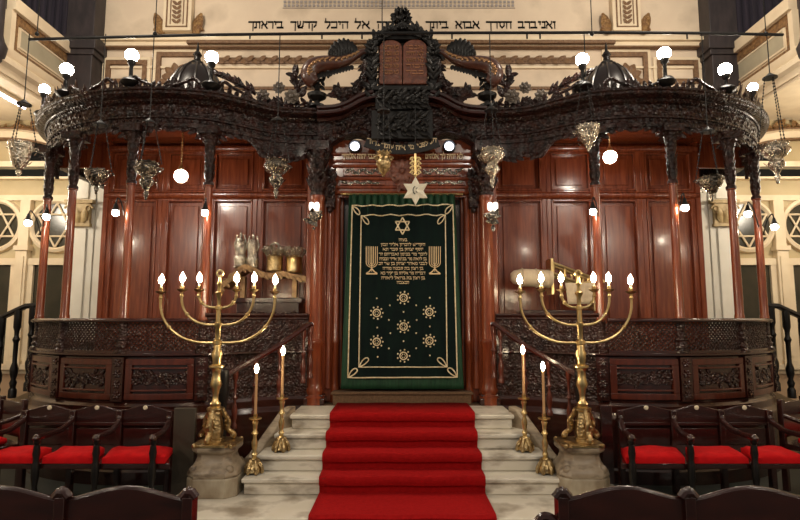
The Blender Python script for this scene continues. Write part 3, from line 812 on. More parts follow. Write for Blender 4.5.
# central block under the tablets
DT = 6.92
def XT(px): return W(px,70,DT).x
def xmid_(): return XT(402.5)
def ZT_(py): return W(402,py,DT).z
m = MB().bb(XT(376),XT(428),DT-.10,7.3,ZT_(112),ZT_(91)); m.bb(XT(374),XT(430),DT-.14,7.3,ZT_(94),ZT_(90)); m.bb(XT(372),XT(432),DT-.06,7.3,ZT_(140),ZT_(112))
for za, zb_ in ((136,117),(109,95)):
    for row in range(3):
        zr_ = za+(zb_-za)*(row+.5)/3
        m.foliage([V((XT(378),DT-(.07 if za > 120 else .11),ZT_(zr_))), V((XT(426),DT-(.07 if za > 120 else .11),ZT_(zr_)))], .11, .06, (0,-1,0), 30+row, .9)
    m.rosette((xmid_(), DT-(.09 if za > 120 else .13), ZT_((za+zb_)/2)), (0,-1,0), .09, 8)
m.build('tablet_plinth', EBON, ark, .008)
def arch(x0, x1, z0, zs, n=12):
    c = (x0+x1)/2; r = (x1-x0)/2
    return [(x0,z0),(x1,z0)]+[(c+r*math.cos(PI*k/n), zs+.75*r*math.sin(PI*k/n)) for k in range(n+1)]
xm = XT(402.5); x0, x1 = XT(379.5), XT(427); z0, zs = ZT_(86), ZT_(50)
tb = None
for a, b in ((x0,xm-.005),(xm+.005,x1)):
    t_ = MB().prism(arch(a,b,z0,zs), DT-.06, DT+.06).build('stone_tablet', TABL, ark, .01, label='reddish carved tablet of the Law')
    g = MB()
    lines = ['אנכי','לא יהיה','לא תשא','זכור','כבד'] if a > x0 else ['לא תרצח','לא תנאף','לא תגנב','לא תענה','לא תחמד']
    for i, w in enumerate(lines):
        txt(w, .085, (a+b)/2, DT-.064, zs-.02-.085*i-.0, TABL, 'x', ext=.008, width=(b-a)*.70, collect=g)
    g.build('tablet_letters', mat('worn_gold_letters', (.38,.17,.08), .4, .3), t_, smooth=False)
# leafy frame, finial and cornucopias
m = MB()
fr = spline([(XT(371),DT,ZT_(100)),(XT(372),DT,ZT_(80)),(XT(373),DT,ZT_(60)),(XT(372),DT,ZT_(48)),(XT(381),DT,ZT_(37)),(XT(392),DT,ZT_(33)),(xm,DT,ZT_(32))], 4)
m.tube(fr, .06, 8, flat=.8); m.foliage(fr, .14, .045, (0,-.4,.6), 2, 1.1); m.foliage([p+V((0,-.06,0)) for p in fr], .11, .05, (0,-1,0), 3)
m.scroll((XT(368),DT,ZT_(60)), .08, (-1,0,0), (0,0,1), 1.5, .03); m.scroll((XT(370),DT,ZT_(75)), .06, (-1,0,0), (0,0,-1), 1.5, .025)
n0 = len(m.v)
for p in list(m.v): pass
m2 = MB(); m2.v = [V((2*xm-p.x,p.y,p.z)) for p in m.v]; m2.f = [list(f) for f in m.f]
m.v += m2.v; m.f += [[i+n0 for i in f][::-1] for f in m2.f]
m.bb(XT(384),XT(421),DT-.05,DT+.1,ZT_(41),ZT_(34)); m.bb(XT(378),XT(428),DT+.05,DT+.09,ZT_(90),ZT_(40))
m.build('tablet_frame', EBON, ark)
m = MB(); c = V((XT(401),DT,ZT_(19)))
m.ball(c, .085, 12)
for k in range(46):
    a = random.uniform(0,2*PI); b = random.uniform(-.9,1.3); dn = V((math.cos(a)*math.cos(b), math.sin(a)*math.cos(b), math.sin(b)))
    m.leaf(c+dn*.055, dn, V((dn.y,-dn.x,.4)), .10, .075, .5)
m.lathe([(.05,ZT_(34)),(.09,ZT_(31)),(.05,ZT_(29)),(.06,ZT_(25))], (c.x,c.y,0), 12)
for q in (-1,1): m.scroll(c+V((q*.09,0,-.17)), .045, (q,0,0), (0,0,1), 1.4, .016)
m.ball(c+V((0,0,.12)), .035, 8)
m.build('crown_finial', EBON, ark)
ROSE = mat('greyed_carved_rose', (.085,.065,.05), .5, c2=(.14,.11,.085), nscale=14, bump=('voronoi', 30, .4, .02))
BRNZ = mat('dull_bronze_gilding', (.30,.16,.07), .4, .5)
HORN = mat('horn_wood', (.085,.026,.014), .32, coat=.3, c2=(.055,.018,.011), nscale=9, stretch=(2,2,1))
for s in (-1,1):
    MIR = s > 0
    DC = 6.93
    h = MB(); pts = spline([W(x,y,DC) for x,y in ((316,84),(311,79),(310,73),(315,67),(326,64),(340,63),(352,58),(361,53),(368,52))], 5)
    rs = []; N = len(pts)
    for i in range(N):
        t = i/(N-1); rs.append((.055+.075*math.sin(PI*min(1,t*1.2+.05))**.9)*(1-.55*t)+.018)
    h.tube(pts, rs, 12)
    ho = h.build('cornucopia', HORN, ark)
    f = MB(); ho_g = MB()
    for k in range(10):
        a = W(330+2.6*k, 60-.5*k, DC); f.leaf(a, (.15,-.1,1-.03*k), (-1,0,.2), .14+.10*math.sin(PI*k/9), .07, .5)
    for k in range(8): f.leaf(W(335+2.4*k, 60-.6*k, DC), (-.5+.12*k,-.05,1), (-.3,-1,0), .13+.13*math.sin(PI*(k+.5)/8), .13, .25)
    for p, rr in list(zip(pts, rs))[6:34:2]: ho_g.ball(p+V((0,-rr*.97,0)), .020, 6); ho_g.leaf(p+V((0,-rr*.97,.02)), (1,0,.4), (0,-1,0), .06, .03, .2)
    ho_g.build('horn_gilding', BRNZ, ho)
    f.foliage(pts[4:20], .07, .06, (0,-1,0), 12, .7)
    for k in range(12): f.leaf(W(318+3*k, 74-.8*k, DC-.05), (.3,0,-1), (0,-1,0), .08, .06, .4)
    f.foliage([W(332,72,DC),W(322,78,DC),W(320,86,DC)], .09, .04, (0,-1,0), 14)
    f.build('horn_foliage', EBON, ho)
    # scroll beside the tablets and the urn foot
    g = MB(); sp_ = spline([W(x,y,DC) for x,y in ((368,62),(366,74),(362,84),(354,92),(343,96),(336,93))], 5)
    g.tube(sp_, [.075-.045*i/len(sp_) for i in range(len(sp_))], 10)
    g.foliage(sp_, .12, .04, (0,-1,0), 15, 1.2); g.scroll(W(338,93,DC), .07, (-1,0,0), (0,0,1), 1.6, .025)
    for k in range(9): g.ball(sp_[2+2*k]+V((.0,-.075,0)), .02, 6)
    g.foliage([W(372,95,DC),W(355,100,DC),W(340,103,DC)], .12, .05, (0,-1,0), 16, 1.2)
    g.build('acanthus_scroll', CARV, ark)
    u = MB(); c = W(317,97,DC)
    u.lathe([(.10,-.14),(.10,-.11),(.03,-.09),(.04,-.06),(.12,-.01),(.13,.03),(.05,.07),(.03,.10),(.05,.14),(.02,.20)], c, 14)
    u.build('urn_foot', EBON, ark)
    # roses and leaves poured out of the horn
    for px, py, r in ((292,97,8),(279,88,6.5),(263,96,7)):
        c = W(px,py,DC-.08); rr = r*K(DC)
        ro = MB()
        for ring, n, el in ((1.0,8,.2),(.7,7,.55),(.42,5,1.0)):
            for k in range(n):
                a = 2*PI*(k+.4*ring)/n; d = V((math.cos(a),-el,math.sin(a)))
                ro.leaf(c+V((0,.02,0)), d, V((0,-1,0)), rr*(.5+.6*ring), rr*.8, .35, .3)
        ro.ball(c+V((0,-rr*.35,0)), rr*.30, 8)
        ro.build('carved_rose', ROSE, ark, label='greyish carved rose')
    l = MB()
    l.foliage([W(300,88,DC),W(298,78,DC),W(293,74,DC)], .13, .04, (0,-1,0), 17); l.foliage([W(306,103,DC),W(286,104,DC),W(258,103,DC-.05)], .11, .05, (0,-1,.3), 18)
    l.foliage([W(300,100,DC),W(300,84,DC)], .15, .05, (0,-1,0), 20, 1.2)
    gar = spline([W(256,94,DC-.1),W(240,85,6.75),W(226,78,6.6),W(216,74,6.45)], 5)
    l.tube(gar, .025, 6); l.foliage(gar, .10, .05, (0,-1,.3), 19, .8)
    l.build('carved_garland', CARV, ark)
MIR = False

# ------------------------------------------------------------------ curtain on the ark
cur = thing('ark_curtain', (0,7.1,.95), 'dark green velvet curtain with gold Hebrew embroidery hanging over the ark doors', 'curtain')
CYD = 7.10
CZ0, CZ1 = W(402,388,CYD).z, W(402,195,CYD).z
def cpt(px, py, o=0):
    """point on the curtain face"""
    p = W(px, py, CYD); return V((p.x, CYD-o+.012*math.sin(p.x*16+.6)*(.4+.6*(CZ1-p.z)/2.4)-.05*(CZ1-p.z)/2.4, p.z))
def quadmesh(f, nu, nv):
    m = MB(); vs = [f(i/nu, j/nv) for j in range(nv+1) for i in range(nu+1)]
    m.add(vs, [(j*(nu+1)+i, j*(nu+1)+i+1, (j+1)*(nu+1)+i+1, (j+1)*(nu+1)+i) for j in range(nv) for i in range(nu)]); return m
def edge(v): return 349+(341-349)*v, 454+(463-454)*v
def outer(u, v):
    a, b = edge(v); px = a+(b-a)*u; py = 195+(388.5-195)*v
    p = cpt(px, py, 0); amp = .022*(1-v)**2+.006
    p.y += amp*math.sin(u*95)
    return p
o = quadmesh(outer, 120, 40).build('green_border', GREEN, cur, ang=80, label='brighter green satin border')
md = o.modifiers.new('th','SOLIDIFY'); md.thickness = .012
RO = [(352.5,206.5),(452.5,205.5),(456.5,376.5),(348.5,377)]
RI = [(361.5,216),(445,215.5),(446.5,366.5),(359.5,366.5)]
def bil(Q, u, v):
    a = V(Q[0]).lerp(V(Q[1]),u); b = V(Q[3]).lerp(V(Q[2]),u); p = a.lerp(b,v); return p
RO_ = [V((*q,0)) for q in RO]; RI_ = [V((*q,0)) for q in RI]
def bl(Q,u,v): return Q[0].lerp(Q[1],u).lerp(Q[3].lerp(Q[2],u),v)
vel = quadmesh(lambda u,v: cpt(bl(RO_,u,v).x, bl(RO_,u,v).y+(.8*math.sin(u*14) if v < .01 else 0), .035), 30, 30).build('velvet_panel', VELV, cur, ang=80)
def cordline(Q, r, o):
    pts = []
    for a, b in ((0,1),(1,2),(2,3),(3,0)):
        for k in range(20):
            p = Q[a].lerp(Q[b],k/20); pts.append(cpt(p.x, p.y+(.7*math.sin(p.x*.35) if a == 0 else 0), o))
    m = MB().tube(pts, r, 6, closed=True)
    for i, q in enumerate(Q):
        sx = 1 if i in (0,3) else -1; sy = 1 if i in (0,1) else -1
        lp = [cpt(q.x+sx*t, q.y+sy*u, o) for t, u in ((.3,.3),(1.5,4),(4,7.5),(6.5,9),(7.6,7.4),(6.4,4.2),(3.2,1.6),(.3,.3))]
        if i in (2,3): lp = [cpt(q.x+sx*t, q.y+sy*u, o) for t, u in ((.3,.3),(3.5,1.6),(7,4),(9.4,6.8),(8.6,9),(5.6,8.6),(2.4,5),(.3,.3))]
        m.tube(spline(lp,3), r, 5)
    return m
cordline(RO_, .0085, .045).build('outer_cord', CORD, cur); cordline(RI_, .0078, .045).build('inner_cord', CORD, cur)
m = MB()
for r in (0, PI):
    tri = [cpt(402.5+8*math.sin(r+2*PI*k/3), 226.5-8.4*math.cos(r+2*PI*k/3), .045) for k in range(4)]
    for k in range(3): m.tube([tri[k],tri[k+1]], .0095, 6)
m.build('embroidered_star', CORD, cur)
for cx in (372, 434.5):
    m = MB()
    for k in range(1,4):
        r = 1.9*k-.2
        arc = [cpt(cx-r,247,.045)]+[cpt(cx-r*math.cos(t), 263+(.5+r)*math.sin(t)*.8, .045) for t in [PI*q/10 for q in range(11)]]+[cpt(cx+r,247,.045)]
        m.tube(arc, .0052, 5)
    m.tube([cpt(cx,247,.045), cpt(cx,272,.045)], .0055, 6)
    for q in (-1,1): m.tube([cpt(cx,269,.045), cpt(cx+q*2.5,272,.045), cpt(cx+q*5.5,274,.045)], .008, 5)
    m.tube([cpt(cx-5.5,274.2,.045), cpt(cx+5.5,274.2,.045)], .0095, 5)
    m.build('embroidered_menorah', EMB, cur)
m = MB()
LN = [('בעזה',240,8),('הקדיש לזכרון אליר זבון',244.7,44),('יוסף יצחק בן סבר תא',249.4,40),('לזכר מר בנימן ואברהם זר',254.2,48),('בן לזאת מר בנימן אייר ובכיה',258.9,47),
      ('לבני מאהר יצחק בן שר זכ',263.5,48),('בן רצון בת סבטה מודה',268.3,40),('דבריה מר אליהו בן יקיר כא',273,44),('בן רצון בת ברואל ליאורה',277.8,43),('תנצבה',282.3,12)]
for w, py, wd in LN:
    p = cpt(403, py+1.8, .045)
    txt(w, .058, p.x, p.y-.012, p.z, EMB, 'x', ext=.003, width=wd*K(CYD), collect=m)
m.build('embroidered_text', EMB, cur, smooth=False)
def ring(m, cx, cy):
    for k in range(9):
        a = 2*PI*k/9; m.ball(cpt(cx+6*math.cos(a), cy+6*math.sin(a), .042), .012, 6)
    m.tube([cpt(cx+3.6*math.cos(2*PI*k/16), cy+3.6*math.sin(2*PI*k/16), .044) for k in range(16)], .0085, 5, closed=True)
    for k in range(6):
        a = 2*PI*k/6; m.ball(cpt(cx+1.8*math.cos(a), cy+1.8*math.sin(a), .044), .008, 5)
for cx, cy in ((403.5,298),(377,313),(429,312),(403.5,326.5),(377,341.5),(429,340.5),(403.5,355.5)):
    m = MB(); ring(m, cx, cy); m.build('embroidered_rosette', CORD, cur)
m = MB()
for x,y in ((377,298.5),(390,305.5),(416,305.5),(429.5,298),(403.5,312),(389,320),(416.5,320),(377.5,327.5),(429.5,326.5),(390.5,333),(416,333),(403.5,341),(389,348),(416,348),(378,356.5),(429.5,355)):
    m.ball(cpt(x,y,.042), .0115, 6)
m.build('embroidered_dots', CORD, cur)
mm = MB().tube([(-.80,CYD+.02,CZ1+.02),(.80,CYD+.02,CZ1+.02)], .018, 8); mm.build('curtain_rod', BRASS, cur)

# ------------------------------------------------------------------ stair balustrades
for s in (-1,1):
    MIR = s > 0; nm = 'left' if s < 0 else 'right'
    p0, p1 = W(307,326,6.62), W(224,376,5.95)
    r = thing('stair_balustrade', (p1.x,p1.y,.14), 'dark wooden handrail with turned balusters on the %s side of the marble steps' % nm, 'balustrade')
    path = spline([W(312,325,6.66), p0, p0.lerp(p1,.35)+V((0,0,-.03)), p0.lerp(p1,.7)+V((0,0,-.02)), p1], 6)
    MB().sweep(path, [(-.035,-.02),(-.045,.005),(-.03,.03),(.03,.03),(.045,.005),(.035,-.02)], closed_prof=True).build('handrail', MAHD, r)
    for k in range(5):
        t = (k+.5)/5.2; q = path[int(t*(len(path)-1))+1]
        zb = max(.30, .98-(6.45-q.y)*.75); zb = min(zb, q.z-.4)
        h = q.z-zb
        MB().lathe([(.032,0),(.032,.06*h),(.018,.10*h),(.028,.2*h),(.033,.3*h),(.016,.42*h),(.014,.48*h),(.03,.52*h),(.014,.56*h),(.016,.8*h),(.026,.84*h),(.03,.9*h),(.03,h)], (q.x,q.y,zb), 10).build('baluster', MAHM, r)
    n = path[-1]
    MB().lathe([(.055,.14),(.055,.5),(.04,.55),(.05,.7),(.035,.9),(.05,1.0),(.06,1.1),(.05,n.z-.04),(.06,n.z+.02),(.05,n.z+.06),(.015,n.z+.08)], (n.x,n.y,0), 12).build('newel_post', EBON, r)
MIR = False

# ------------------------------------------------------------------ pedestals, menorahs, candlesticks
def pedestal(px, nm):
    c = W(px+1.5, 345, 5.68)
    cm_ = c.copy(); c = c+V((.05 if nm == 'left' else -.06, -.02, 0))
    r = thing('stone_pedestal', (c.x,c.y,SLAB), 'low worn marble pedestal under the %s seven-branched candelabrum' % nm, 'pedestal')
    def sq(prof, z):  # chamfered square sections
        m = MB(); vs = []; n = 8
        for rr, zz_ in prof:
            rr *= .83; k = rr*.62
            for a, b in ((rr,k),(k,rr),(-k,rr),(-rr,k),(-rr,-k),(-k,-rr),(k,-rr),(rr,-k)): vs.append((c.x+a, c.y+b, z+zz_))
        fs = [(i*n+k, i*n+(k+1)%n, (i+1)*n+(k+1)%n, (i+1)*n+k) for i in range(len(prof)-1) for k in range(n)]
        fs += [tuple(range(n))[::-1], tuple(range((len(prof)-1)*n, len(prof)*n))]
        return m.add(vs, fs)
    sq([(.295,0),(.295,.17),(.285,.18)], SLAB).build('base_block', BASEB, r, .008, ang=30, label='pale lower block')
    b = sq([(.285,.18),(.295,.20),(.28,.245),(.245,.275),(.215,.32),(.20,.36),(.205,.385),(.245,.41),(.255,.43),(.25,.455)], SLAB)
    for q in range(4):
        a = PI/4+q*PI/2; b.ball((c.x+.24*math.cos(a), c.y+.24*math.sin(a), SLAB+.25), .045, 8)
    b.build('moulded_shaft', STONE, r, ang=40)
    m = sq([(.235,.455),(.255,.46),(.255,.478),(.24,.485)], SLAB)
    for q in range(4):
        a = PI/4+q*PI/2; m.ball((c.x+.25*math.cos(a), c.y+.25*math.sin(a), SLAB+.47), .024, 8)
    m.build('brass_cap', OLDB, r)
    return cm_, SLAB+.485
def menorah(px, tips, nm, note):
    c, z0 = pedestal(px, nm)
    r = thing('menorah', (c.x,c.y,z0), 'tall brass seven-branched candelabrum with six lit candle bulbs on the %s pedestal' % nm, 'candelabrum')
    cx, cy = c.x, c.y
    m = MB()
    m.lathe([(.10,.0),(.10,.02),(.085,.03),(.09,.12),(.075,.2),(.06,.28),(.085,.30),(.085,.32),(.05,.335)], (cx,cy,z0), 6)
    for q in range(3):
        a = -PI/2+q*2*PI/3; dn = V((math.cos(a), math.sin(a), 0)); o = V((cx,cy,z0))
        m.tube(spline([o+dn*.17+V((0,0,.02)), o+dn*.19+V((0,0,.05)), o+dn*.13+V((0,0,.10)), o+dn*.135+V((0,0,.18)), o+dn*.08+V((0,0,.27)), o+dn*.07+V((0,0,.31))],4), .026, 8)
        m.ball(o+dn*.19+V((0,0,.032)), .034, 8); m.rosette(o+dn*.1+V((0,0,.14)), dn, .06, 6)
    m.build('tripod_base', OLDB, r)
    zt = W(px,270,5.68).z
    st = [(.05,z0+.33),(.055,z0+.36),(.03,z0+.39),(.028,z0+.44),(.04,z0+.50),(.06,z0+.55),(.045,z0+.60),(.04,z0+.66),(.05,z0+.70),(.075,z0+.72),(.075,z0+.735),(.04,z0+.75),(.045,z0+.80),(.055,z0+.86),(.035,z0+.90),(.04,z0+.93),(.03,z0+.95),(.03,1.56),(.045,1.575),(.045,1.61),(.027,1.625),(.027,1.745),(.038,1.76),(.038,1.79),(.025,1.80),(.025,1.92),(.034,1.93),(.034,1.96),(.02,1.97),(.02,2.05),(.035,2.08),(.045,2.10),(.02,2.115),(.018,2.17),(.03,2.19),(.02,2.21)]
    m = MB().lathe(st, (cx,cy,0), 14)
    tor = [(cx+.03*math.cos(a), cy, zt-.035+.03*math.sin(a)) for a in [2*PI*k/14 for k in range(14)]]
    m.tube(tor, .012, 6, closed=True); m.lathe([(.018,2.20),(.012,zt-.06)], (cx,cy,0), 8)
    m.build('stem', BRASS, r)
    J = [1.59,1.77,1.945]
    for i, tx in enumerate(tips):
        lv = i if i < 3 else 5-i
        tp = W(tx, 293 if lv == 0 else 291, 5.68); dx = tp.x-cx; zj = J[lv]; H = tp.z-zj-.01
        pts = [V((cx+dx*math.sin(t)**1.0, cy, zj+H*(1-math.cos(t))**1.0)) for t in [PI/2*k/14 for k in range(15)]]
        pts = [V((cx,cy,zj)), V((cx+dx*.22,cy,zj))]+[V((cx+dx*(.22+.78*math.sin(t)), cy, zj+H*.82*(1-math.cos(t)))) for t in [PI/2*k/12 for k in range(1,13)]]+[V((tp.x,cy,tp.z))]
        b = MB().tube(pts, .0135, 8)
        for k in (6,): b.ball(pts[k+2], .022, 8)
        b.ball(pts[-1]-V((0,0,.05)), .021, 8)
        bo = b.build('branch', BRASS, r)
        x, z = tp.x, tp.z
        MB().lathe([(.016,-.015),(.025,-.005),(.05,.008),(.055,.018),(.02,.02),(.022,.05),(.016,.055)], (x,cy,z), 14).build('drip_pan', OLDB, bo)
        cdl = MB().lathe([(.0115,.05),(.0115,.095)], (x,cy,z), 10).build('candle_tube', WAXW, r)
        MB().lathe([(.008,.09),(.022,.105),(.028,.13),(.022,.158),(.010,.178),(.001,.195)], (x,cy,z), 12).build('flame_bulb', FLAME, r)
    return r
menorah(216, (161,182,199,236.5,254,275), 'left', '')
menorah(579, (520,541.5,561.5,594,609,631), 'right', '')
def candlestick(px, base_y, d, zf, pan_y, fl_y, lab):
    x = W(px, base_y, d).x; zp = W(px,pan_y,d).z; zfl = W(px,fl_y,d).z
    r = thing('candlestick', (x,d,zf), 'brass floor candlestick, '+lab, 'candlestick')
    h = zp-zf
    m = MB()
    for q in range(6):
        a = q*PI/3; dn = V((math.cos(a),math.sin(a),0)); o = V((x,d,zf))
        m.tube(spline([o+dn*.08+V((0,0,.012)), o+dn*.075+V((0,0,.06)), o+dn*.045+V((0,0,.11)), o+dn*.035+V((0,0,.14))],4), .02, 8); m.ball(o+dn*.08+V((0,0,.018)), .018, 8)
    m.lathe([(.075,.02),(.075,.03),(.06,.07),(.04,.12),(.05,.145)], (x,d,zf), 12)
    m.build('foot', OLDB, r)
    MB().lathe([(.045,.14),(.02,.16),(.03,.19),(.018,.22),(.026,.25),(.032,.30),(.018,.34),(.018,.37),(.034,.39),(.02,.42),(.022,h-.06),(.032,h-.03),(.015,h)], (x,d,zf), 12).build('shaft', BRASS, r)
    MB().lathe([(.02,h-.01),(.06,h),(.064,h+.012),(.02,h+.012),(.022,h+.05),(.016,h+.05)], (x,d,zf), 16).build('drip_pan', BRASS, r)
    c = thing('candle', (x,d,zp+.05), 'lit taper in the candlestick '+lab, 'candle')
    MB().lathe([(.0135,zp+.013),(.0135,zp+.06),(.0125,zfl-.035),(.006,zfl-.03)], (x,d,0), 12).build('taper', WAX, c)
    MB().lathe([(.005,zfl-.03),(.017,zfl-.01),(.022,zfl+.012),(.014,zfl+.04),(.001,zfl+.065)], (x,d,0), 12).build('flame', FLAME, c)
candlestick(254, 467, 5.69, ST_Z[0], 419, 370, 'standing on the lowest step on the left')
candlestick(281, 447, 5.93, ST_Z[1], 399, 352, 'standing on the second step on the left')
candlestick(525, 447, 5.93, ST_Z[1], 399, 351, 'standing on the second step on the right')
candlestick(545.5, 467, 5.69, ST_Z[0], 419, 368, 'standing on the lowest step on the right')

# ------------------------------------------------------------------ lecterns with silver
def lectern(px0, px1, py, d, lab, s):
    a, b = W(px0,py,d), W(px1,py,d); z = a.z; cx = (a.x+b.x)/2; w = b.x-a.x
    r = thing('reading_desk', (cx,d,.777), lab, 'desk')
    m = MB().bb(cx-w*.36,cx+w*.36,d-.04,d+.30,.6,z-.30); m.bb(cx-w*.40,cx+w*.40,d-.07,d+.33,z-.34,z-.27)
    m.build('desk_body', MAHD, r, .01)
    cv = MB()
    for k in range(6):
        x = cx+w*(-.3+.12*k); cv.scroll((x,d-.05,z-.50), .05, (1,0,0), (0,0,1 if k%2 else -1), 1.5, .013); cv.leaf((x,d-.05,z-.6), (.4,0,1), (0,-1,0), .15, .07)
        cv.scroll((x,d-.05,z-.75), .05, (1,0,0), (0,0,1 if k%2 else -1), 1.5, .013)
    cv.build('desk_carving', CARVP, r)
    return r, a, b, cx, w, z
r, a, b, cx, w, z = lectern(226, 312, 278, 7.46, 'carved reading desk with a gilded wavy shelf behind the left candelabrum', -1)
m = MB(); top = [W(p,q,7.46) for p,q in ((224,287),(232,281),(240,273),(248,268),(256,271),(264,275),(274,276.5),(284,274.5),(294,277),(303,279),(311,280))]
m.sweep(spline(top,4), [(-.035,.14),(.035,.14),(.035,-.20),(-.035,-.20)], (0,-1,0), closed_prof=True)
for p in spline(top,3)[::2]: m.leaf(p+V((0,-.145,.0)), (.6,0,-.7), (0,-1,0), .09, .05, .3)
for k in range(3): m.tube([W(226+6*k,284-5*k,7.46)+V((.03*math.cos(t),-.05,.07*math.sin(t))) for t in [PI*q/8 for q in range(9)]], .010, 6)
for e in (-.3,.3): m.bb(cx+w*e-.03,cx+w*e+.03,7.44,7.54,z-.29,z+.02)
m.build('gilded_shelf', mat('dull_gilding', (.34,.21,.10), .45, .6, c2=(.16,.085,.04), nscale=12), r, label='gilded shelf with a wavy edge')
def silver(px, py, d, kind, lab, sc_=1.0):
    c = W(px, py, d)
    o = thing('silver_finial', c, lab, 'silver ornament')
    k = K(d)*sc_
    if kind == 0:   # tall eared rimon
        m = MB().lathe([(5.8,0),(6.2,1),(5.4,2),(5.8,5),(6.1,9),(5.2,12),(4.2,14)], (0,0,0), 14)
        m.v = [V((p.x*k+c.x,p.y*k+c.y,p.z*k+c.z)) for p in m.v]; m.build('crown_body', SILV, o)
        n = MB().lathe([(4.6,13),(5.2,16),(5.0,20),(4.2,24),(3,27),(1.2,29)], (0,0,0), 14); n.lathe([(1.2,28),(1.6,31),(.5,33),(.1,35)], (0,0,0), 8)
        for q in (-1,1):
            n.tube([(q*4.6,0,17),(q*5.6,0,22),(q*4.2,0,27),(q*3.4,0,31)], .9, 6)
        n.v = [V((p.x*k+c.x,p.y*k+c.y,p.z*k+c.z)) for p in n.v]
        for q in range(12):
            a_ = 2*PI*q/12; dn = V((math.cos(a_),math.sin(a_),0)); n.leaf(c+dn*k*4.4+V((0,0,14*k)), V((0,0,1))-dn*.05, dn, 7*k, 3*k, .4)
        n.build('crown_top', SILV, o)
    else:
        MB().lathe([(7.5*k,0),(8*k,1*k),(7.4*k,2*k),(7.4*k,13*k),(7.9*k,14*k),(7*k,15*k)], c, 16).build('gilded_drum', OLDB if kind == 1 else BRASS, o, label='gilded drum')
        n = MB()
        for q in range(9):
            a_ = 2*PI*q/9; dn = V((math.cos(a_),math.sin(a_),0)); b0 = c+dn*7*k+V((0,0,15*k))
            n.tube(spline([b0, b0+dn*2.5*k+V((0,0,4*k)), b0-dn*1*k+V((0,0,9*k)), c+dn*1*k+V((0,0,13*k if kind == 2 else 17*k)) if q%2 == 0 else b0+dn*3*k+V((0,0,8*k))],4), .8*k, 6); n.ball(b0+dn*3*k+V((0,0,6*k)), 1.3*k, 6)
            n.leaf(b0, V((0,0,1))+dn*.6, dn, 8*k, 4*k, .5)
        n.ball(c+V((0,0,18*k)), 3.4*k, 10)
        if kind == 1:
            arc_ = [c+V((6*k*math.cos(t),0,(18+9*math.sin(t))*k)) for t in [PI*q/10 for q in range(11)]]; n.tube(arc_, 1.2*k, 6)
        n.build('crown_rim', SILV, o)
silver(240, 268, 7.44, 0, 'silver eared finial, leftmost of the ornaments on the gilded shelf', 1.08)
silver(252.5, 269, 7.44, 0, 'silver eared finial, second from the left on the gilded shelf', 1.08)
silver(274.5, 272, 7.44, 1, 'silver crown with a high hoop on a gilded drum in the middle of the shelf', 1.08)
silver(294, 273, 7.44, 2, 'smaller silver crown on a gilded drum at the right end of the shelf', 1.08)
r, a, b, cx, w, z = lectern(512, 600, 290, 7.46, 'carved reading desk with a sloping gilded book rest behind the right candelabrum', 1)
m = MB(); p0, p1 = W(553,263,7.38), W(600,281,7.38)
for dy in (0,.22):
    for dz in (0,-.14): m.tube([p0+V((0,dy,dz)), p1+V((0,dy,dz))], .022, 8)
for k in range(5):
    q = p0.lerp(p1,k/4); m.tube([q, q+V((0,0,-.14))], .018, 8); m.tube([q+V((0,.22,0)), q+V((0,.22,-.14))], .018, 8)
m.bb(p0.x-.035,p0.x+.0,7.36,7.62,p0.z-.42,p0.z+.06)
for k in range(4): m.scroll(p1+V((-.06*k,-.02,-.02-.03*(k%2))), .045, (1,0,0), (0,0,1), 1.4, .016)
m.bb(p1.x-.1,p1.x+.03,7.36,7.62,z-.28,p1.z-.1)
m.build('book_rest', BRASS, r, label='gilded sloping rest')
c0, c1 = W(512,277,7.42), W(552,279,7.42)
m = MB(); dx = (c1-c0)
m.lathe([(.05,-.02),(.09,.02),(.115,.12),(.12,.2),(.12,dx.length-.02),(.105,dx.length)], c0, 18, dx.to_track_quat('Z','Y').to_matrix().to_4x4())
for t in (.25,.6,.9):
    q = c0.lerp(c1,t); m.tube([q+V((0,.124*math.cos(u),.124*math.sin(u))) for u in [2*PI*k/18 for k in range(18)]], .008, 5, closed=True)
tag(m.build('scroll_case', CLOTH), 'cream cloth covered scroll lying on the right reading desk', 'scroll')
q0 = W(581,304,7.28); wv = 28*K(7.3); hv = 21*K(7.3)
m = MB()
vs = []
for j in range(7):
    for i in range(9):
        vs.append((q0.x+wv*(i/8-.5)*(1.08-.14*j/6), 7.28+.012*math.sin(i*2.2), q0.z+hv*(1-j/6)))
m.add(vs, [(j*9+i,j*9+i+1,(j+1)*9+i+1,(j+1)*9+i) for j in range(6) for i in range(8)])
o = m.build('desk_cloth', CLOTH); md = o.modifiers.new('th','SOLIDIFY'); md.thickness = .012
tag(o, 'cream cloth hanging down under the gilded book rest of the right desk', 'cloth')

# ------------------------------------------------------------------ lamps
def globe_lamp(px, py, a, lab, lit=True, r=.078):
    c = arcp(a, RC+.12, ZT); zc = None
    zc = W(px,py+1.5,c.y).z
    cc = V((c.x,c.y,ZT))
    # keep the globe above the cornice at the height the photo shows
    o = thing('globe_lamp', cc, lab, 'lamp')
    h = zc-ZT
    MB().lathe([(.035,0),(.04,.02),(.10,.06),(.115,.09),(.09,.12),(.04,.14),(.024,.16),(.022,h-r-.06),(.045,h-r-.03),(.05,h-r+.012),(.03,h-r+.012)], cc, 14).build('urn_stand', EBON, o)
    MB().ball(cc+V((0,0,h)), r, 20).build('glass_globe', GLOBE, o)
def pxang(px, py=70):
    best = None
    for k in range(-900, 300):
        a = k/10; p = arcp(a, RC+.12, ZT+.3)
        v = (260-py)/FOC; x = 402+FOC*p.x/p.y*(CT-v*ST)
        if best is None or abs(x-px) < best[0]-1e-6: best = (abs(x-px), a)
    return best[1]
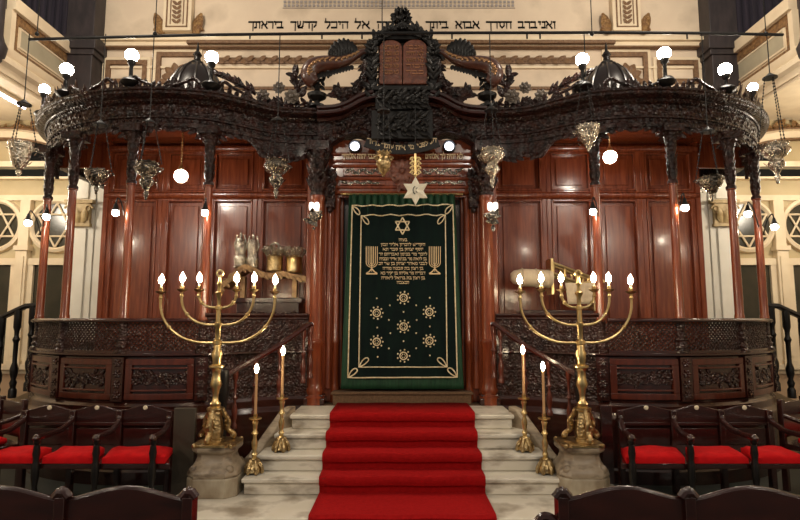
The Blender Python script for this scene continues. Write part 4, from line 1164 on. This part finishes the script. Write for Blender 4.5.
for s, L in ((-1, ((67,68,'second'),(132,54,'third'),(212,56,'last'))), (1, ((725,68,'third'),(664,52,'second'),(582,58,'first')))):
    for px, py, w_ in L:
        q = px if s < 0 else 804-px
        a = pxang(q, py); MIR = s > 0
        pos = {67:'at the left shoulder of the left canopy',132:'above the middle of the left canopy front',212:'beside the dome on the left canopy',725:'at the right shoulder of the right canopy',664:'above the middle of the right canopy front',582:'beside the dome on the right canopy'}[px]
        globe_lamp(q, py, a, 'lit white globe lamp on an urn stand '+pos)
for s, px, py in ((-1,41,88),(1,753,86)):
    MIR = s > 0
    q = px if s < 0 else 804-px
    a = -61; c = arcp(a, RC+.12, ZT)
    # find the angle on the receding side that shows at this place
    best = min(((abs(402+FOC*arcp(k,RC+.12).x/arcp(k,RC+.12).y*(CT-.31*ST)-q), k) for k in range(-90,-34)), key=lambda t: t[0])
    globe_lamp(q, py, best[1], 'lit white globe lamp at the outer end of the %s canopy cornice' % ('left' if s < 0 else 'right'), r=.070)
MIR = False
# rod the hanging lamps hang from
DR = 5.9
def R_(px, py): return W(px, py, DR)
m = MB(); rp = [R_(29,39.5), R_(120,37), R_(200,35), R_(320,33.6), R_(402,33), R_(520,32.8), R_(620,32.6), R_(700,33.2), R_(783,34.8)]
rod = thing('lamp_rod', R_(402,33), 'long black iron rod hung across the hall above the canopy carrying the sanctuary lamps', 'rod')
m.tube(spline(rp,4), .017, 8); m.build('rod_bar', IRON, rod)
for px in (37, 155, 382, 592, 766):
    p = W(px, 34, DR); m = MB().tube([p, V((p.x, DR, 8.0))], .006, 6); m.ball(p, .025, 8); m.build('hanging_wire', IRON, rod)
for px in (250,322,362,452,527,540,687):
    p = W(px,34.5,DR); MB().tube([p, p-V((0,0,.05))], .010, 6).build('hook', IRON, rod)

def chain(m, a, b, r=.006):
    a, b = V(a), V(b); L = (b-a).length; n = max(2, int(L/.035))
    m.tube([a,b], r*.6, 5)
    for k in range(n):
        p = a.lerp(b,(k+.5)/n); m.ball(p, r*1.5, 6)
SH = {
 'glass': [(.0,-.20),(.02,-.19),(.03,-.16),(.02,-.14),(.06,-.10),(.085,-.04),(.10,.05),(.115,.12),(.125,.15),(.115,.155)],
 'bowl':  [(.0,-.17),(.015,-.16),(.025,-.12),(.02,-.10),(.05,-.07),(.10,-.02),(.125,.03),(.13,.06),(.115,.07),(.12,.085)],
 'two':   [(.0,-.26),(.015,-.25),(.03,-.20),(.02,-.17),(.045,-.13),(.075,-.09),(.08,-.05),(.06,-.03),(.055,-.01),(.10,.02),(.13,.06),(.135,.10),(.11,.13),(.125,.15)],
 'vase':  [(.0,-.13),(.02,-.12),(.06,-.06),(.085,0),(.08,.03),(.05,.06),(.045,.08),(.065,.11),(.07,.13)],
 'basket':[(.0,-.14),(.02,-.13),(.035,-.10),(.05,-.06),(.09,-.02),(.115,.04),(.125,.10),(.13,.13),(.12,.135)],
}
def hang_lamp(px, py, rodpx, shape, m_, lab, sc_=1.0, d=DR, cap=None):
    c = W(px,py,d); topz = R_(rodpx,34).z
    o = thing('hanging_lamp', c, lab, 'hanging lamp')
    pr = [(r*sc_, z*sc_) for r,z in SH[shape]]
    b = MB().lathe([(max(r,1e-5),z) for r,z in pr], c, 18)
    R0 = max(r for r,z in pr); zt = pr[-1][1]
    bo = b.build('lamp_bowl', m_, o)
    h = MB()
    h.tube([c+V((R0*math.cos(t), R0*math.sin(t), zt*.6)) for t in [2*PI*k/24 for k in range(24)]], .006, 6, closed=True); h.tube([c+V((0,0,pr[0][1])), c+V((0,0,zt*.6))], .006, 6); h.tube([c+V((-R0,0,zt*.6)), c+V((R0,0,zt*.6))], .005, 6)
    for k in range(3 if shape != 'basket' else 4):
        a = PI/6+2*PI*k/3; dn = V((math.cos(a),math.sin(a),0)); p = c+dn*R0*.98
        h.scroll(p+dn*.012+V((0,0,zt*.6)), .026*sc_, dn, V((0,0,1)), 1.2, .007); h.leaf(p+V((0,0,zt*.2)), V((0,0,1))+dn*.4, dn, .05*sc_, .022, .5)
        h.leaf(c+dn*R0*.6+V((0,0,-.08*sc_)), V((0,0,1))+dn*.5, dn, .05*sc_, .03, .5)
    for k in range(12):
        a = 2*PI*k/12; dn = V((math.cos(a),math.sin(a),0)); h.leaf(c+dn*R0*.9+V((0,0,zt-.01)), V((0,0,1))+dn*.3, dn, .022*sc_, .02, .3)
    h.ball(c+V((0,0,pr[0][1])), .016*sc_, 8)
    h.build('lamp_handles', m_, bo)
    cz = cap if cap else min(topz-.03, c.z+.62)
    ch = MB(); hub = V((c.x,c.y,cz))
    for k in range(3):
        a = PI/6+2*PI*k/3; dn = V((math.cos(a),math.sin(a),0)); chain(ch, c+dn*(R0+.012)+V((0,0,zt)), hub+dn*.05-V((0,0,.02)))
    ch.build('lamp_chains', IRON, o)
    MB().lathe([(.075,-.03),(.075,-.015),(.05,.0),(.02,.025),(.005,.04)], hub, 14).build('chain_cap', IRON, o)
    if topz > cz+.06: MB().tube([hub+V((0,0,.03)), V((c.x,c.y,topz))], .006, 6).build('lamp_wire', IRON, o)
hang_lamp(20, 157, 29, 'glass', SILV, 'silver hanging lamp by the left aisle, outside the left pavilion', 1.03)
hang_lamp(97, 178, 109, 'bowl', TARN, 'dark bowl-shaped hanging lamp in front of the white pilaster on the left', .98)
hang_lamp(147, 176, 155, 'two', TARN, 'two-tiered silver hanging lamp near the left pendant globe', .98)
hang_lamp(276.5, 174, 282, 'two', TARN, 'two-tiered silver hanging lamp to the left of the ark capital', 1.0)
hang_lamp(383.5, 164, 382, 'vase', OLDB, 'small brass vase-shaped hanging lamp in front of the lintel', 1.0)
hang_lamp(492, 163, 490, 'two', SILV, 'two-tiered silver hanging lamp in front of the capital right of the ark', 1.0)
hang_lamp(588, 138, 582, 'basket', SILV, 'bright basket-shaped silver hanging lamp on the right pavilion', 1.0)
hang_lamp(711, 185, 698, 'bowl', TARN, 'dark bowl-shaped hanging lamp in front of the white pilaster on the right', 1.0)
hang_lamp(776, 158, 766, 'two', SILV, 'silver hanging lamp on three long chains outside the right pavilion', 1.05, cap=W(769,76,DR).z)
# star pendant
c = W(415.5, 191, 6.5)
o = thing('star_pendant', c, 'white six-pointed star ornament hanging in front of the top of the curtain', 'star')
pts = []
for k in range(12):
    a = PI/2+2*PI*k/12; r = (.165 if k%2 == 0 else .093); pts.append((c.x+r*math.cos(a), c.z+r*math.sin(a)*1.05))
m = MB(); n = 12
vs = [(x,c.y-.015,z) for x,z in pts]+[(x,c.y+.015,z) for x,z in pts]+[(c.x,c.y-.05,c.z),(c.x,c.y+.05,c.z)]
m.add(vs, [(i,(i+1)%n,2*n) for i in range(n)]+[(n+(i+1)%n,n+i,2*n+1) for i in range(n)]+[(i,n+i,n+(i+1)%n,(i+1)%n) for i in range(n)])
m.build('star_body', STAR, o, smooth=False)
m = MB().tube([V((c.x+.030*math.cos(t)-.0,c.y-.042,c.z+.045*math.sin(t))) for t in [PI*(.55+.9*k/12) for k in range(13)]], .006, 6)
m.tube([V((c.x+.02*math.cos(t)+.025,c.y-.042,c.z+.03*math.sin(t))) for t in [PI*(.55+.9*k/12) for k in range(13)]], .005, 6)
m.build('star_emblem', EBON, o)
m = MB()
for k in range(4):
    z = c.z+.22+.055*k
    for q in (-1,1): m.scroll((c.x+q*.03,c.y,z), .034, (q,0,0), (0,0,1), 1.3, .011)
m.tube([c+V((0,0,.17)), c+V((0,0,.46))], .014, 8); m.ball(c+V((0,0,.20)), .024, 8)
m.build('star_hanger', BRASS, o)
MB().tube([c+V((0,0,.45)), V((c.x,c.y,4.42))], .006, 6).build('hanging_wire', IRON, o)
# pendant globes inside the pavilions
for px, py, nm in ((181,176,'left'),(610,157,'right')):
    c = W(px,py,7.2); o = thing('pendant_globe', c, 'lit white pendant globe hanging inside the %s pavilion' % nm, 'lamp')
    MB().ball(c, .086, 20).build('glass_globe', GLOBE, o)
    MB().lathe([(.035,.075),(.035,.12),(.015,.15)], c, 12).build('lamp_holder', BRASS, o)
    m = MB(); chain(m, c+V((0,0,.15)), V((c.x,c.y,ZT-.09)), .009); m.build('lamp_chain', BRASS, o)
# bracket bulbs on the columns
def bracket(px, py, frm, d, lab, r=.042):
    c = W(px,py,d); f = V(frm)
    o = thing('bracket_bulb', f, lab, 'lamp')
    top = c+V((0,0,.11))
    MB().tube(spline([f, f.lerp(top,.4)+V((0,0,.10)), f.lerp(top,.85)+V((0,0,.09)), top], 5), .008, 6).build('bracket_arm', IRON, o)
    MB().lathe([(.012,.12),(.02,.10),(.03,.06),(.05,.035),(.048,.03)], c, 12).build('bulb_shade', IRON, o)
    MB().ball(c, r, 14).build('bulb', BULB, o)
def onc(a, z, s): p = arcp(a, RC+.0, z); return V((p.x*-s, p.y, p.z)) if s < 0 else V((-p.x, p.y, p.z))
def onc(a, z, s):
    p = arcp(a, RC, z); return V((p.x, p.y, p.z)) if s < 0 else V((-p.x, p.y, p.z))
bracket(28, 223, onc(-52,2.95,-1)+V((-.05,-.02,0)), 6.9, 'small lit bulb on a curved arm reaching left from the outermost left column')
bracket(46.5, 217, onc(-52,3.05,-1)+V((0,-.06,0)), 7.0, 'small lit bulb on the front of the outermost left column')
bracket(115.5, 213, onc(-6,3.05,-1)+V((-.05,-.03,0)), 6.36, 'small lit bulb beside the second column of the left pavilion', .038)
bracket(205, 213, onc(17,3.05,-1)+V((0,-.06,0)), 6.36, 'small lit bulb on the left pavilion column nearest the ark', .038)
bracket(593, 212, onc(17,3.05,1)+V((0,-.06,0)), 6.36, 'small lit bulb on the right pavilion column nearest the ark', .038)
bracket(685, 208, onc(-6,3.1,1)+V((.05,-.03,0)), 6.36, 'small lit bulb on an arm beside the second column of the right pavilion')
bracket(748, 214, onc(-52,3.05,1)+V((-.03,-.06,0)), 6.95, 'small lit bulb on the front of the outermost right column')
bracket(774.5, 227, onc(-52,2.95,1)+V((.05,-.02,0)), 6.9, 'small lit bulb on a curved arm reaching right from the outermost right column')
# twin sconces on the ark columns
for s, px in ((-1,314),(1,493)):
    nm = 'left' if s < 0 else 'right'
    c = W(px, 216, 6.86)
    o = thing('twin_sconce', c, 'dark sconce with two white bulbs on the ark column %s of the curtain' % nm, 'sconce')
    m = MB()
    for k in range(16): m.leaf(c+V((random.uniform(-.04,.04),0,random.uniform(-.12,.06))), (random.uniform(-1,1),-.2,random.uniform(-1,.6)), (0,-1,0), .10, .06, .5)
    m.ball(c, .06, 10, 1.3); m.tube([c+V((0,0,0)), V((c.x,7.0,c.z))], .03, 8); m.ball(c+V((0,0,-.16)), .02, 8)
    m.build('sconce_body', TARN, o)
    for q in (-1,1):
        MB().lathe([(.02,.07),(.028,.09),(.03,.14),(.026,.165),(.01,.175)], c+V((q*.034,0,.0)), 12).build('sconce_bulb', lamp('lit_sconce_bulb', (1,.93,.82), 4) if q < 0 else bpy.data.materials['lit_sconce_bulb'], o)
# candle-like lamps beside the stair panels and the fluorescent tube in the aisle
p = W(7, 90, 8.35); o = thing('ceiling_tube_light', p, 'lit fluorescent tube under the left gallery at the edge of the photo', 'lamp')
MB().tube([V((-6.45,8.0,5.42)), V((-6.45,9.1,5.42))], .02, 8).build('tube', TUBE, o)
MB().bb(-6.50,-6.40,7.95,9.15,5.44,5.50).build('fitting', PALE, o)

# ------------------------------------------------------------------ side stair rails
for s in (-1,1):
    MIR = s > 0; nm = 'left' if s < 0 else 'right'; d = 8.0
    r = thing('stair_railing', W(20,400,d), 'black railing with turned balusters on the side stair at the %s edge' % nm, 'railing')
    p = [W(-30,331,d), W(0,318.5,d), W(17,310.5,d), W(26,306.5,d), W(38,305.5,d)]
    MB().sweep(p, [(-.035,-.03),(-.045,0),(-.03,.04),(.03,.04),(.045,0),(.035,-.03)], closed_prof=True).build('handrail', EBON, r)
    for px, py, b in ((2.5,317,405),(18.5,310,398),(33.5,306,391)):
        q = W(px,py,d); zb = W(px,b,d).z; h = q.z-zb
        MB().lathe([(.055,0),(.055,.09*h),(.035,.12*h),(.05,.17*h),(.03,.21*h),(.05,.27*h),(.055,.33*h),(.03,.40*h),(.032,.62*h),(.05,.66*h),(.03,.70*h),(.034,.76*h),(.05,.80*h),(.05,h)], (q.x,q.y,zb), 12).build('baluster', EBON, r)
    sp_ = [(W(-30,420,d).x,0),(W(38,420,d).x,0),(W(38,388,d).x,W(38,389,d).z),(W(18,398,d).x,W(18,398,d).z),(W(2,405,d).x,W(2,405,d).z),(W(-30,420,d).x,W(-30,419,d).z)]
    tag(MB().prism(sp_, d-.12, d+1.2).build('side_stair', mat('tan_stair_stone_'+nm, (.22,.15,.08), .6)), 'tan side stair flank under the black railing at the %s edge' % nm, 'stair')
MIR = False

# ------------------------------------------------------------------ benches with red cushions
def seat_row(fr, bk, lab, nm, cush_labs, skip=(), df=5.3, db=6.05, ext=(0,0)):
    F = [W(p,437,df) for p in fr]; Bk = [W(p,419,db) for p in bk]
    zs = .50; za = F[0].z
    root = thing('armchair_bench', ((F[0].x+F[-1].x)/2, (df+db)/2, 0), lab, 'bench')
    n = len(fr)
    for i in range(n):
        f, b = F[i], Bk[i]
        MB().lathe([(.03,0),(.035,.10),(.022,.14),(.03,.26),(.022,.30),(.034,.38),(.034,zs),(.024,zs+.03),(.034,zs+.10),(.026,zs+.17),(.02,za-.06),(.032,za-.04),(.03,za-.02)], (f.x,f.y-.05,0), 12).build('front_leg', EBON, root)
        MB().bb(b.x-.03,b.x+.03,db-.03,db+.04,0,.86).build('back_post', PEW, root, .008)
        pts = spline([V((b.x,db,za+.03)), b.lerp(f,.4)*1+V((0,0,za-b.lerp(f,.4).z-.02)), b.lerp(f,.75)+V((0,0,za-b.lerp(f,.75).z-.01)), V((f.x,f.y-.04,za+.005)), V((f.x,f.y-.08,za-.015))], 5)
        a = MB().tube(pts, [.028]*(len(pts)-3)+[.034,.032,.022], 8)
        a.ball((f.x,f.y-.06,za+.002), .036, 10); a.ball((b.x,db-.02,za+.045), .036, 10)
        a.build('armrest', PEW, root)
    for i in range(n-1):
        b0, b1, f0, f1 = Bk[i], Bk[i+1], F[i], F[i+1]
        xa, xb = b0.x, b1.x; k = 14; zt = W(402,406.5,db).z
        top = [(xa+(xb-xa)*q/k, zt-.035+.05*math.sin(PI*q/k)**2) for q in range(k+1)]
        m = MB().prism([(xa,.70),(xb,.70)]+top[::-1], db, db+.035); m.bb(xa+.03,xb-.03,db-.012,db+.03,.70,.735)
        m.prism([(xa+.03,.50),(xb-.03,.50),(xb-.03,.67),(xa+.03,.67)], db+.005, db+.03)
        bo = m.build('seat_back', PEW, root, .006)
        mid = ((xa+xb)/2); MB().lathe([(.024,0),(.024,.008),(.018,.014),(.001,.015)], (mid,db,zt-.012), 14, Matrix.Rotation(PI/2,4,'X')).build('number_disc', BONE, bo, label='ivory disc')
        vs = [(f0.x-(ext[0] if i == 0 else 0),df-.02,zs-.05),(f1.x+(ext[1] if i == n-2 else 0),df-.02,zs-.05),(b1.x,db,zs-.05),(b0.x,db,zs-.05)]
        vs += [(x,y,zs) for x,y,_ in vs]
        MB().add(vs, [(0,1,2,3),(7,6,5,4),(0,4,5,1),(1,5,6,2),(2,6,7,3),(3,7,4,0)]).build('seat_board', PEW, root, .006)
        MB().tube([V((f0.x,df,.18)), V((f1.x,df,.18))], .016, 6).build('stretcher', EBON, root)
    for i in range(n-1):
        if i in skip: continue
        b0, b1, f0, f1 = Bk[i], Bk[i+1], F[i], F[i+1]; rnd = random.Random(i*7+len(lab))
        N = 10; m = MB(); vs = []
        def cp(u, v, top):
            g = .045; eL = ext[0] if i == 0 else 0; eR = ext[1] if i == n-2 else 0
            l = f0.lerp(b0, v*.5); r_ = f1.lerp(b1, v*.5); x = l.x+g-eL+(r_.x-l.x-2*g+eL+eR)*u; y = (df-.03)+.40*v
            e = min(1, 6*min(u,1-u,v,1-v)); bul = (1-(1-e)**2)
            z = zs+(.055+.030*bul+.008*math.sin(9*u+i)*math.sin(5*v+2*i) if top else .002)
            if not top: pass
            return V((x,y,z))
        for top in (1,0):
            for j in range(N+1):
                for q in range(N+1): vs.append(cp(q/N,j/N,top))
        S = N+1; T = S*S; fs = []
        for j in range(N):
            for q in range(N):
                a = j*S+q; fs.append((a,a+1,a+S+1,a+S)); fs.append((T+a,T+a+S,T+a+S+1,T+a+1))
        ed = [q for q in range(N)]
        for q in range(N):
            fs += [(q,T+q,T+q+1,q+1),(N*S+q,N*S+q+1,T+N*S+q+1,T+N*S+q),(q*S,(q+1)*S,T+(q+1)*S,T+q*S),(q*S+N,T+q*S+N,T+(q+1)*S+N,(q+1)*S+N)]
        m.add(vs, fs)
        tag(m.build('seat_cushion', CUSH, ang=70), cush_labs[i], 'cushion', None)
    return root, F, Bk
rl_, F, Bk = seat_row([-16,41,100,156],[25,73,120,170], 'dark wooden bench of armchairs with red cushions in front of the left pavilion', 'left',
    ['red seat cushion cut by the left edge of the photo on the left bench','red seat cushion in the middle of the left bench','red seat cushion nearest the left candelabrum pedestal'], ext=(0,.15))
x = W(184,440,5.75)
MB().bb(x.x-.11,x.x+.11,5.74,5.78,0,.93).build('end_board', OLVW, rl_, .006, label='faded plain end board')
rr_, F, Bk = seat_row([629,687,750,806],[620,673,721,769], 'dark wooden bench of armchairs with red cushions in front of the right pavilion', 'right',
    ['red seat cushion nearest the right candelabrum pedestal','red seat cushion in the middle of the right bench','red seat cushion cut by the right edge of the photo on the right bench'], ext=(.09,0))
x = W(611,440,5.8)
MB().bb(x.x-.06,x.x+.06,5.90,5.94,0,.93).build('end_board', PEW, rr_, .006)

# second seats further out, turned towards the middle
def side_seat(px, s, lab, clab):
    MIRs = s
    c = W(px, 440, 6.2); root = thing('corner_seat', (c.x,c.y,0), lab, 'bench')
    R = Matrix.Translation((c.x,c.y,0)) @ Matrix.Rotation(math.radians(32)*(-s)*-1, 4, 'Z')
    def bld(m, n, mt, p=root): m.v = [R @ V(q) for q in m.v]; return m.build(n, mt, p, .006)
    bld(MB().bb(-.55,.55,.26,.30,.55,.92), 'seat_back', PEW); bld(MB().bb(-.55,.55,-.28,.28,.44,.50), 'seat_board', PEW)
    for x_ in (-.52,0,.52):
        bld(MB().lathe([(.03,0),(.03,.44),(.024,.5),(.034,.6),(.02,.7),(.03,.72)], (x_,-.27,0), 10), 'front_leg', EBON)
        bld(MB().tube(spline([(x_,.28,.80),(x_,.1,.75),(x_,-.15,.73),(x_,-.30,.73)],4), .026, 8), 'armrest', PEW)
        bld(MB().bb(x_-.03,x_+.03,.24,.30,0,.96), 'back_post', PEW)
    m = MB().bb(-.48,-.04,-.26,.16,.502,.57); m.v = [R @ V(q) for q in m.v]
    tag(m.build('seat_cushion', CUSH, None, .03), clab, 'cushion')
    m = MB().bb(.04,.48,-.26,.16,.502,.57); m.v = [R @ V(q) for q in m.v]
    tag(m.build('seat_cushion', CUSH, None, .03), clab.replace('outer', 'inner'), 'cushion')
side_seat(-29, -1, 'dark corner seat turned inwards behind the left bench', 'outer red cushion on the corner seat behind the left bench')
side_seat(834, 1, 'dark corner seat turned inwards behind the right bench', 'outer red cushion on the corner seat behind the right bench')

# ------------------------------------------------------------------ pews in the foreground
def pew(posts, lab, d=2.5, ends=None):
    xs = [W(p,495,d).x for p in posts]; zt = W(402,489.5,d).z; z1 = W(402,501,d).z
    root = thing('pew', ((xs[0]+xs[-1])/2, d, 0), lab, 'pew')
    for x in xs:
        m = MB().bb(x-.022,x+.022,d-.02,d+.05,0,zt-.03); m.tube([(x-.03,d-.0,zt-.035),(x-.012,d-.0,zt-.012),(x+.012,d,zt-.012),(x+.03,d,zt-.035)], .022, 8)
        m.ball((x,d,zt-.004), .018, 8)
        m.build('pew_post', PEW, root, .006)
    for a, b in zip(xs[:-1], xs[1:]):
        k = 20; top = [(a+(b-a)*q/k, z1+(zt+.004-z1)*(math.sin(PI*q/k)**1.6)) for q in range(k+1)]
        m = MB().prism([(a,.45),(b,.45)]+top[::-1], d, d+.03)
        m.tube([V((x,d+.012,z-.002)) for x,z in top], .012, 8)
        m.build('pew_back', PEW, root, .003)
        MB().bb(a,b,d+.03,d+.48,.42,.46).build('pew_seat', PEW, root, .006)
        MB().bb(a-.03,a+.02,d+.42,d+.48,0,.42).build('pew_leg', PEW, root, .006)
    return root, xs, zt
pew([-66,62,189], 'dark wave-topped pew back in the left foreground')
rp_, xs, zt = pew([562,688,816,944], 'dark wave-topped pew back in the right foreground')
m = MB(); c = W(543,517,2.55); m.tube(spline([V((xs[0]+.0,2.53,c.z-.06)), V((xs[0]-.03,2.54,c.z-.01)), c, V((c.x-.04,2.56,c.z-.05))],4), .022, 8); m.build('pew_arm', PEW, rp_)

GR = {'hanging_lamp':'hanging sanctuary lamps','globe_lamp':'globe lamps on the canopies','bracket_bulb':'bulbs on the columns','pendant_globe':'pendant globes','seat_cushion':'red seat cushions',
 'candlestick':'floor candlesticks','candle':'taper candles','menorah':'candelabra','stone_pedestal':'candelabrum pedestals','silver_finial':'silver on the gilded shelf','pew':'foreground pews',
 'armchair_bench':'benches of armchairs','corner_seat':'corner seats','twin_sconce':'sconces on the ark columns','stair_balustrade':'balustrades beside the steps','ark_pavilion':'pavilions beside the ark',
 'stair_railing':'side stair railings','side_stair':'side stairs','reading_desk':'reading desks','spot_lamp':'lamps under the pediment','wall_vent':'aisle vents'}
for ob in list(bpy.data.objects):
    if ob.parent is None and ob.get('label'):
        g = GR.get(ob.name.split('.')[0])
        if g: ob['group'] = g

# ------------------------------------------------------------------ camera, light
cam = bpy.data.cameras.new('camera'); co = bpy.data.objects.new('camera', cam); COL.objects.link(co)
cam.sensor_width = 36; cam.lens = 36*FOC/800; cam.shift_x = -2/800
co.location = (0,0,CAMZ); co.rotation_euler = (PI/2+PITCH, 0, 0); sc.camera = co
w = bpy.data.worlds.new('world'); sc.world = w; w.use_nodes = True
w.node_tree.nodes['Background'].inputs[0].default_value = (1,.91,.80,1); w.node_tree.nodes['Background'].inputs[1].default_value = .22
def point(name, loc, e, r, col=(1,.88,.72)):
    l = bpy.data.lights.new(name, 'POINT'); l.energy = e; l.shadow_soft_size = r; l.color = col
    o = bpy.data.objects.new(name, l); o.location = loc; COL.objects.link(o)
# chandeliers of the hall behind the viewer
for x, y, z in ((-4.8,.6,5.5),(4.8,.6,5.5),(-2.0,-1.6,6.4),(2.0,-1.6,6.4),(-6.4,-1.8,4.4),(6.4,-1.8,4.4)): point('hall_chandelier_light', (x,y,z), 190, .14)
# added fill lights out of view, brightening the aisle pilasters and upper back wall
for x in (-7.6,7.6): point('aisle_fill_light', (x*.95,7.9,4.1), 140, .25, (1,.88,.70))
for x in (-4.2,4.2): point('wall_fill_light', (x,6.4,7.6), 270, .3)
sc.view_settings.view_transform = 'Standard'; sc.view_settings.look = 'None'; sc.view_settings.exposure = .14; sc.view_settings.gamma = 1
sc.view_settings.use_curve_mapping = False
sc.cycles.max_bounces = 6; sc.cycles.sample_clamp_indirect = 4; sc.cycles.caustics_reflective = False; sc.cycles.caustics_refractive = False
